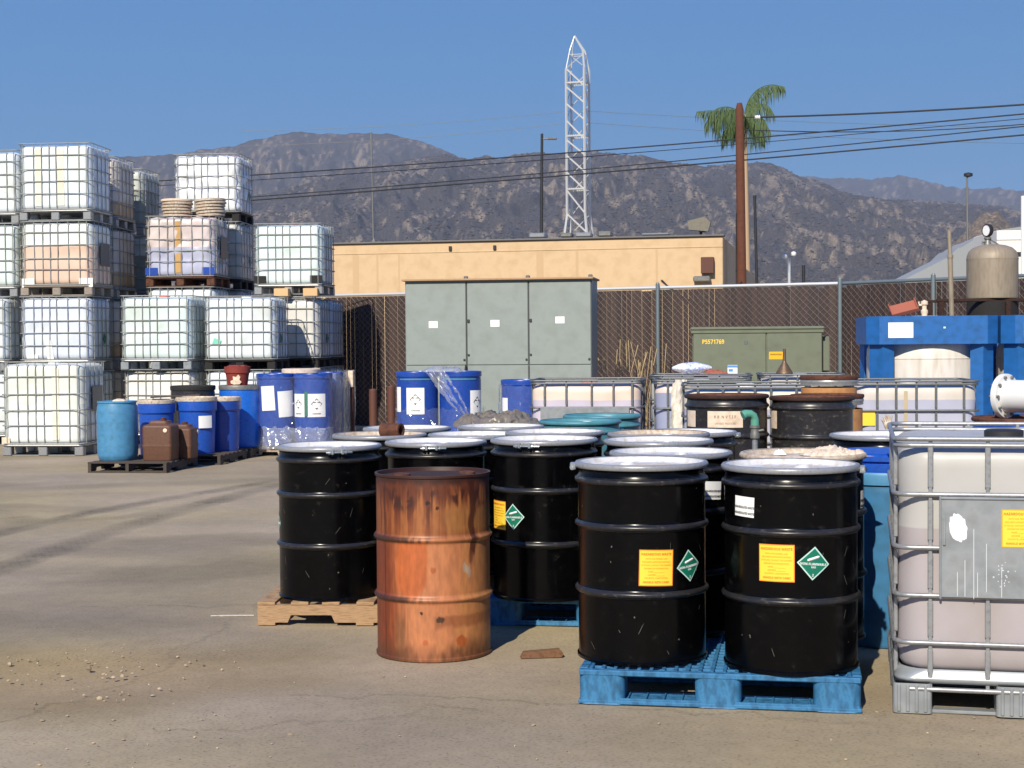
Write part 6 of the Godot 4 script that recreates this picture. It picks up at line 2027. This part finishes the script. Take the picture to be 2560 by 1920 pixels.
func orange_drum() -> void:
	var W := 720
	var H := 512
	var f := noise(1.0, 4, 91)
	var f2 := noise(1.0, 3, 92)
	var bytes := PackedByteArray()
	bytes.resize(W * H * 3)
	var k := 0
	for py in H:
		var v := float(py) / H                      # 0 at the top
		for px in W:
			# angle from the middle of the side that faces the yard, positive to its right
			var a := ((px + 0.5) / W - 0.5) * TAU
			var t := sin(a) if absf(a) < PI / 2 else (1.0 if a > 0.0 else -1.0) * (2.0 - absf(sin(a)))
			var n := f.get_noise_2d(a * 2.2, v * 1.6)
			var fine := f2.get_noise_2d(a * 9.0, v * 9.0)
			var drip := f.get_noise_2d(a * 5.5 + 0.5 * n, v * 0.5 + 9.0) + 0.5 * f2.get_noise_2d(a * 19.0 + n, v * 0.8)
			var blot := f2.get_noise_2d(a * 3.2 + 0.6 * n + 30.0, v * 4.4)
			# peach paint, yellower to the right, rust red at the far left
			var c := Color(0.88, 0.61, 0.42)
			c = c.lerp(Color(0.78, 0.59, 0.35), clampf(0.75 * (t - 0.25) + 0.5 * n + 0.25 * drip, 0.0, 0.85))
			c = c.lerp(Color(0.55, 0.27, 0.13), smoothstep(-0.36, -0.74, t + 0.12 * n + 0.08 * drip) * 0.95)
			# upper third: ochre to brown with soft vertical streaks
			var ochre := (1.0 - smoothstep(0.30, 0.37, v + 0.02 * n)) * 0.75
			c = c.lerp(Color(0.70, 0.46, 0.24).lerp(Color(0.48, 0.25, 0.12), clampf(0.5 + 1.6 * drip + 0.4 * n, 0.0, 1.0)), ochre)
			# fresh orange run in the middle band, ending in a rounded tongue
			var run := smoothstep(0.345, 0.36, v) * (1.0 - smoothstep(0.0, 0.05, v - 0.64 + 0.9 * absf(t + 0.3) * absf(t + 0.3) - 0.03 * drip))
			run *= smoothstep(-0.60, -0.46, t + 0.08 * n) * (1.0 - smoothstep(-0.04, 0.03, t + 0.06 * n + 0.25 * maxf(v - 0.46, 0.0)))
			c = c.lerp(Color(0.85, 0.46, 0.23), run * 0.75)
			# rust brown under the rim, breaking up downwards
			var reach := 0.17 + 0.16 * drip + 0.08 * blot
			var top := 1.0 - smoothstep(reach - 0.08, reach + 0.06, v)
			c = c.lerp(Color(0.40, 0.205, 0.115), top * clampf(0.78 + 0.4 * fine, 0.0, 1.0))
			c = c.lerp(Color(0.25, 0.14, 0.10), clampf(1.0 - smoothstep(0.015, 0.06, v + 0.02 * drip), 0.0, 0.85))
			c = c.lerp(Color(0.24, 0.13, 0.10), clampf(blot * 3.0 - 0.55, 0.0, 0.75) * smoothstep(0.05, 0.09, v) * (1.0 - smoothstep(0.15, 0.2, v)))
			# scuffed tan area high on the right
			var tanp := smoothstep(0.12, 0.2, v + 0.05 * drip) * (1.0 - smoothstep(0.28, 0.33, v)) * smoothstep(0.12, 0.4, t + 0.2 * n)
			c = c.lerp(Color(0.76, 0.58, 0.33), tanp * 0.55)
			# the long brown drip with ragged edges
			var d1 := smoothstep(0.06, 0.03, absf(t - 0.745 + 0.02 * fine + 0.012 * sin(v * 30.0))) * (1.0 - smoothstep(0.40, 0.50, v + 0.04 * fine))
			c = c.lerp(Color(0.28, 0.14, 0.09), d1 * 0.75)
			# side seam
			c = c.lerp(Color(0.27, 0.14, 0.09), smoothstep(0.012, 0.004, absf(t + 0.77)) * 0.8)
			# grey brown sheet at the lower left of the seam, grime above the bottom chime
			c = c.lerp(Color(0.55, 0.40, 0.26), smoothstep(-0.62, -0.52, t) * (1.0 - smoothstep(-0.46, -0.34, t + 0.05 * drip)) * smoothstep(0.70, 0.82, v) * 0.7)
			var low := smoothstep(0.88, 0.985, v + 0.05 * blot)
			c = c.lerp(Color(0.42, 0.27, 0.17), low * clampf(0.45 + 0.5 * absf(t) + fine * 0.5, 0.0, 0.9))
			for hy in [0.345, 0.668]:
				var hb := smoothstep(0.022, 0.008, absf(v - hy)) * smoothstep(0.05, -0.5, t + 0.3 * fine)
				c = c.lerp(Color(0.25, 0.17, 0.13), hb * 0.75)
			# rubbed brown band below the lower hoop, small stains and chips
			c = c.lerp(Color(0.58, 0.36, 0.22), smoothstep(0.05, 0.2, t) * smoothstep(0.745, 0.765, v + 0.012 * fine) * (1.0 - smoothstep(0.80, 0.83, v + 0.02 * blot)) * 0.55)
			for q in [[0.57, 0.895, 0.032, 0.72, 0.36, 0.16], [0.09, 0.505, 0.017, 0.78, 0.45, 0.27], [0.22, 0.772, 0.020, 0.25, 0.19, 0.15], [-0.06, 0.895, 0.016, 0.84, 0.45, 0.30], [0.02, 0.145, 0.010, 0.14, 0.08, 0.06], [-0.33, 0.135, 0.012, 0.14, 0.08, 0.06], [-0.12, 0.735, 0.006, 0.14, 0.09, 0.07], [0.18, 0.17, 0.010, 0.17, 0.09, 0.06]]:
				var e := Vector2((t - q[0]) * 0.30, (v - q[1]) * 0.9).length() + 0.009 * fine + 0.006 * blot
				c = c.lerp(Color(q[3], q[4], q[5]), smoothstep(q[2], q[2] * 0.72, e) * 0.75)
			var wp := Vector2((t - 0.66 - 0.5 * (v - 0.51)) * 0.30, (v - 0.51) * 0.42).length() + 0.012 * fine
			c = c.lerp(Color(0.80, 0.74, 0.66), smoothstep(0.016, 0.013, wp))
			var dk := 1.0 + 0.10 * fine + 0.07 * n + 0.05 * drip
			bytes[k] = clampi(int(c.r * dk * 203.0), 0, 255)
			bytes[k + 1] = clampi(int(c.g * dk * 186.0), 0, 255)
			bytes[k + 2] = clampi(int(c.b * dk * 174.0), 0, 255)
			k += 3
	var m := mat(Color(1, 1, 1), 0.48)
	m.albedo_texture = ImageTexture.create_from_image(Image.create_from_data(W, H, false, Image.FORMAT_RGB8, bytes))
	var t := thing("rusty_drum", "weathered orange steel drum with rust streaks standing alone on the ground", "drum", Vector3(-0.406, 0, -7.78), 177.0)
	part(t, "body", drum_body_mesh(0.2865, 0.913, false, [0.332, 0.655], 64), m)
	var g := Geo.new()
	g.lathe([Vector2(0.2755, 0.8935), Vector2(0.2, 0.8965), Vector2(0, 0.899)], 40)
	var head := part(t, "head", g.mesh(), M.rust_dark)
	for q in [Vector2(0.15, -0.05), Vector2(-0.17, 0.05)]:
		g = Geo.new()
		g.lathe([Vector2(0.042, 0.892), Vector2(0.042, 0.906), Vector2(0.03, 0.91), Vector2(0, 0.907)], 18, [], 1.0, at(q.x, 0, q.y))
		part(head, "bung", g.mesh(), M.rust)

func front_tote() -> void:
	var t := tote("large steel caged tote of pale pink liquid at the right front edge", 1.578, -6.4, 0, -12.8, {"near": true, "r": 0.0105, "w": 1.0, "d": 1.2, "h": 1.16, "bars": [0.157, 0.387, 0.613, 0.843], "side_bars": [0.1, 0.28, 0.5, 0.72, 0.9], "hoops": [0.105, 0.298, 0.498, 0.70, 0.92, 1.15], "cage": M.galv, "pal": "bright", "top": lin(180, 178, 175), "low": lin(170, 162, 165), "fill": 0.635, "seed": 61, "cap": M.dark_metal, "bulge": 0.008, "group": ""})
	var zf := 0.604
	var g := Geo.new()
	g.box(Vector3(0.0, 0.70, zf + 0.0), Vector3(0.606, 0.41, 0.003), 0.001)
	g.box(Vector3(0.0, 0.906, zf + 0.002), Vector3(0.606, 0.012, 0.012), 0.004)
	g.box(Vector3(-0.303, 0.70, zf + 0.001), Vector3(0.01, 0.43, 0.012), 0.004)
	g.box(Vector3(0.303, 0.70, zf + 0.001), Vector3(0.01, 0.43, 0.012), 0.004)
	g.box(Vector3(-0.288, 0.77, zf + 0.006), Vector3(0.012, 0.12, 0.008), 0.003)
	var plate := part(t, "sheet_plate", g.mesh(), M.sheet)
	g = Geo.new()
	var o := []
	var f := noise(1.0, 3, 95)
	for k in 40:
		var a := TAU * k / 40
		var e := 1.0 + 0.16 * f.get_noise_2d(cos(a) * 2.2, sin(a) * 2.2) + 0.05 * f.get_noise_2d(cos(a) * 9.0, sin(a) * 9.0)
		o.append(Vector2(-0.232 + 0.036 * e * cos(a) - 0.008 * sin(a), 0.784 + 0.058 * e * sin(a)))
	g.prism(o, zf + 0.0016, zf + 0.0022)
	part(plate, "paint_blotch", g.mesh(), M.white)
	g = Geo.new()
	for q in [[-0.17, 0.78, 0.49], [-0.205, 0.65, 0.5], [-0.12, 0.72, 0.52], [-0.235, 0.6, 0.5], [-0.06, 0.62, 0.5], [-0.155, 0.6, 0.5]]:
		g.box(Vector3(q[0], (q[1] + q[2]) / 2, zf + 0.0019), Vector3(0.0028, q[1] - q[2], 0.0006))
	for k in 20:
		var r2 := rng.randf()
		g.box(Vector3(-0.055 + rng.randfn() * 0.018, 0.61 + rng.randfn() * 0.035, zf + 0.0019), Vector3(0.003 + 0.004 * r2, 0.003 + 0.005 * rng.randf(), 0.0006))
	part(plate, "paint_drips", g.mesh(), mat(s8(196, 200, 202), 0.5))
	var e2 := patch(t, "hazard_label", M.orange_edge, 0.152, 0.158, 0.0, 0.0, 0.0, 0.0)
	e2.position = Vector3(0.015, 0.785, zf + 0.0025)
	var fd := patch(e2, "field", M.yellow, 0.144, 0.150, 0.0, 0.0, 0.0, 0.0007)
	fd.position = Vector3.ZERO
	words(e2, "HAZARDOUS WASTE", 0.0145, M.orange_ink, 0.0, 0.060, 0.0014)
	words(e2, "HANDLE WITH CARE!", 0.012, M.orange_ink, 0.0, -0.062, 0.0014)
	var k := 0
	for s in ["STATE AND FEDERAL LAW", "PROHIBITS IMPROPER DISPOSAL", "IF FOUND, CONTACT THE NEAREST", "GENERATOR INFORMATION:", "NAME ______________", "ADDRESS ___________", "CONTENTS, COMPOSITION"]:
		words(e2, s, 0.0085, M.yellow_ink, 0.0, 0.040 - 0.014 * k, 0.0014, 0.0, 0.0, 0.0, 0.0, false)
		k += 1
	# a bolt on the foot and a white glove stuck on the far corner
	var gl := thing("work_glove", "white work glove stuck upright on the front tote's far left corner", "glove", Vector3(1.842, 1.15, -7.53), -10)
	g = Geo.new()
	var rows := []
	for q in [[0.0, 0.026, 0.014], [0.02, 0.032, 0.016], [0.045, 0.034, 0.014], [0.05, 0.03, 0.01]]:
		rows.append(rrect(q[1] * 2, q[2] * 2, minf(q[1], q[2]) * 0.9, q[0] - 0.02, 3))
	g.grid(rows, false, true)
	for q in [[-0.026, 0.035, -0.016, 0.006], [-0.012, 0.05, -0.008, -0.004], [0.002, 0.055, 0.0, 0.004], [0.015, 0.05, 0.01, -0.004], [0.026, 0.038, 0.02, 0.004]]:
		g.tube([Vector3(q[0], 0.022, 0), Vector3(q[0] + q[2] * 0.4, 0.022 + q[1] * 0.6, q[3]), Vector3(q[0] + q[2], 0.022 + q[1], q[3] * 2.0)], [0.0085, 0.008, 0.005], 8)
	part(gl, "glove", g.mesh(), M.lid_dirty, Transform3D(Basis(Vector3.BACK, 0.25).scaled(Vector3(0.62, 0.72, 0.8)), Vector3(0, -0.01, 0)))

func litter() -> void:
	var t := thing("wood_offcut", "brown split wood offcut on the ground right of the orange drum", "piece of wood", Vector3(0.135, 0.0, -7.6), 6)
	var g := Geo.new()
	g.prism([Vector2(-0.105, 0.0), Vector2(-0.09, 0.03), Vector2(0.09, 0.04), Vector2(0.108, 0.018), Vector2(0.10, 0.0)], -0.02, 0.022)
	part(t, "wood", g.mesh(), worn(s8(120, 88, 64), 0.9, 0.0, M.wood.albedo_texture, 3.0))
	g = Geo.new()
	g.lathe([Vector2(0.0, -0.55), Vector2(0.75, -0.3), Vector2(1.0, 0.1), Vector2(0.6, 0.55), Vector2(0.0, 0.7)], 6)
	var mm := MultiMesh.new()
	mm.transform_format = MultiMesh.TRANSFORM_3D
	mm.use_colors = true
	mm.mesh = g.mesh()
	var list := []
	for k in 250:
		var p: Vector3
		var s := 0.0
		if k < 140:
			p = Vector3(-2.15 + rng.randfn() * 0.5, -0.012, -7.35 + rng.randfn() * 0.45)
			s = rng.randf_range(0.003, 0.009) if rng.randf() < 0.95 else rng.randf_range(0.012, 0.018)
		elif k < 220:
			p = Vector3(rng.randf_range(-2.0, 1.9), 0.0, rng.randf_range(-7.4, -5.4))
			s = rng.randf_range(0.002, 0.005) if rng.randf() < 0.85 else rng.randf_range(0.006, 0.009)
		else:
			p = Vector3(rng.randf_range(-1.9, -0.9), 0.0, rng.randf_range(-6.5, -5.5))
			s = rng.randf_range(0.002, 0.007)
		var l := rng.randf_range(0.55, 1.15) if s > 0.006 else rng.randf_range(0.5, 1.3)
		list.append([Transform3D(Basis(Vector3(rng.randf(), rng.randf(), rng.randf()).normalized(), rng.randf() * 3.0).scaled(Vector3(s * rng.randf_range(0.8, 1.5), s * 0.8, s)), p), Color(l, l * 0.98, l * 0.95)])
	for k in 900:
		var s := rng.randf_range(0.0011, 0.0026)
		var l := rng.randf_range(0.3, 1.1)
		list.append([Transform3D(Basis(Vector3.UP, rng.randf() * TAU).scaled(Vector3(s * 1.3, s * 0.7, s)), Vector3(rng.randf_range(-2.6, 2.1), 0.0, -5.3 - 4.2 * pow(rng.randf(), 1.3))), Color(l, l * 0.97, l * 0.92)])
	mm.instance_count = list.size()
	for k in list.size():
		mm.set_instance_transform(k, list[k][0])
		mm.set_instance_color(k, list[k][1])
	var o := MultiMeshInstance3D.new()
	o.name = "gravel"
	o.multimesh = mm
	o.material_override = M.pebble
	add_child(o, true)
	tag(o, "loose pebbles and grit scattered over the foreground concrete", "gravel", "", "stuff")
	var lr := RandomNumberGenerator.new()
	lr.seed = 3
	for q in [[-1.62, -8.83, 0.26, 2.0], [-1.30, -9.3, 0.18, 4.0]]:
		g = Geo.new()
		var pts := []
		for k in 18:
			var a := TAU * k / 18
			var e := lr.randf_range(0.6, 1.0)
			pts.append(Vector2(q[2] * 0.5 * cos(a) * e, 0.013 * sin(a) * e))
		g.prism(pts, -0.003, 0.0015, Transform3D(Basis(Vector3.UP, deg_to_rad(q[3])) * Basis(Vector3.RIGHT, -PI / 2), Vector3(q[0], 0.002, q[1])))
		structure("road_paint" if q == null else "paint_mark", g.mesh(), M.dust)
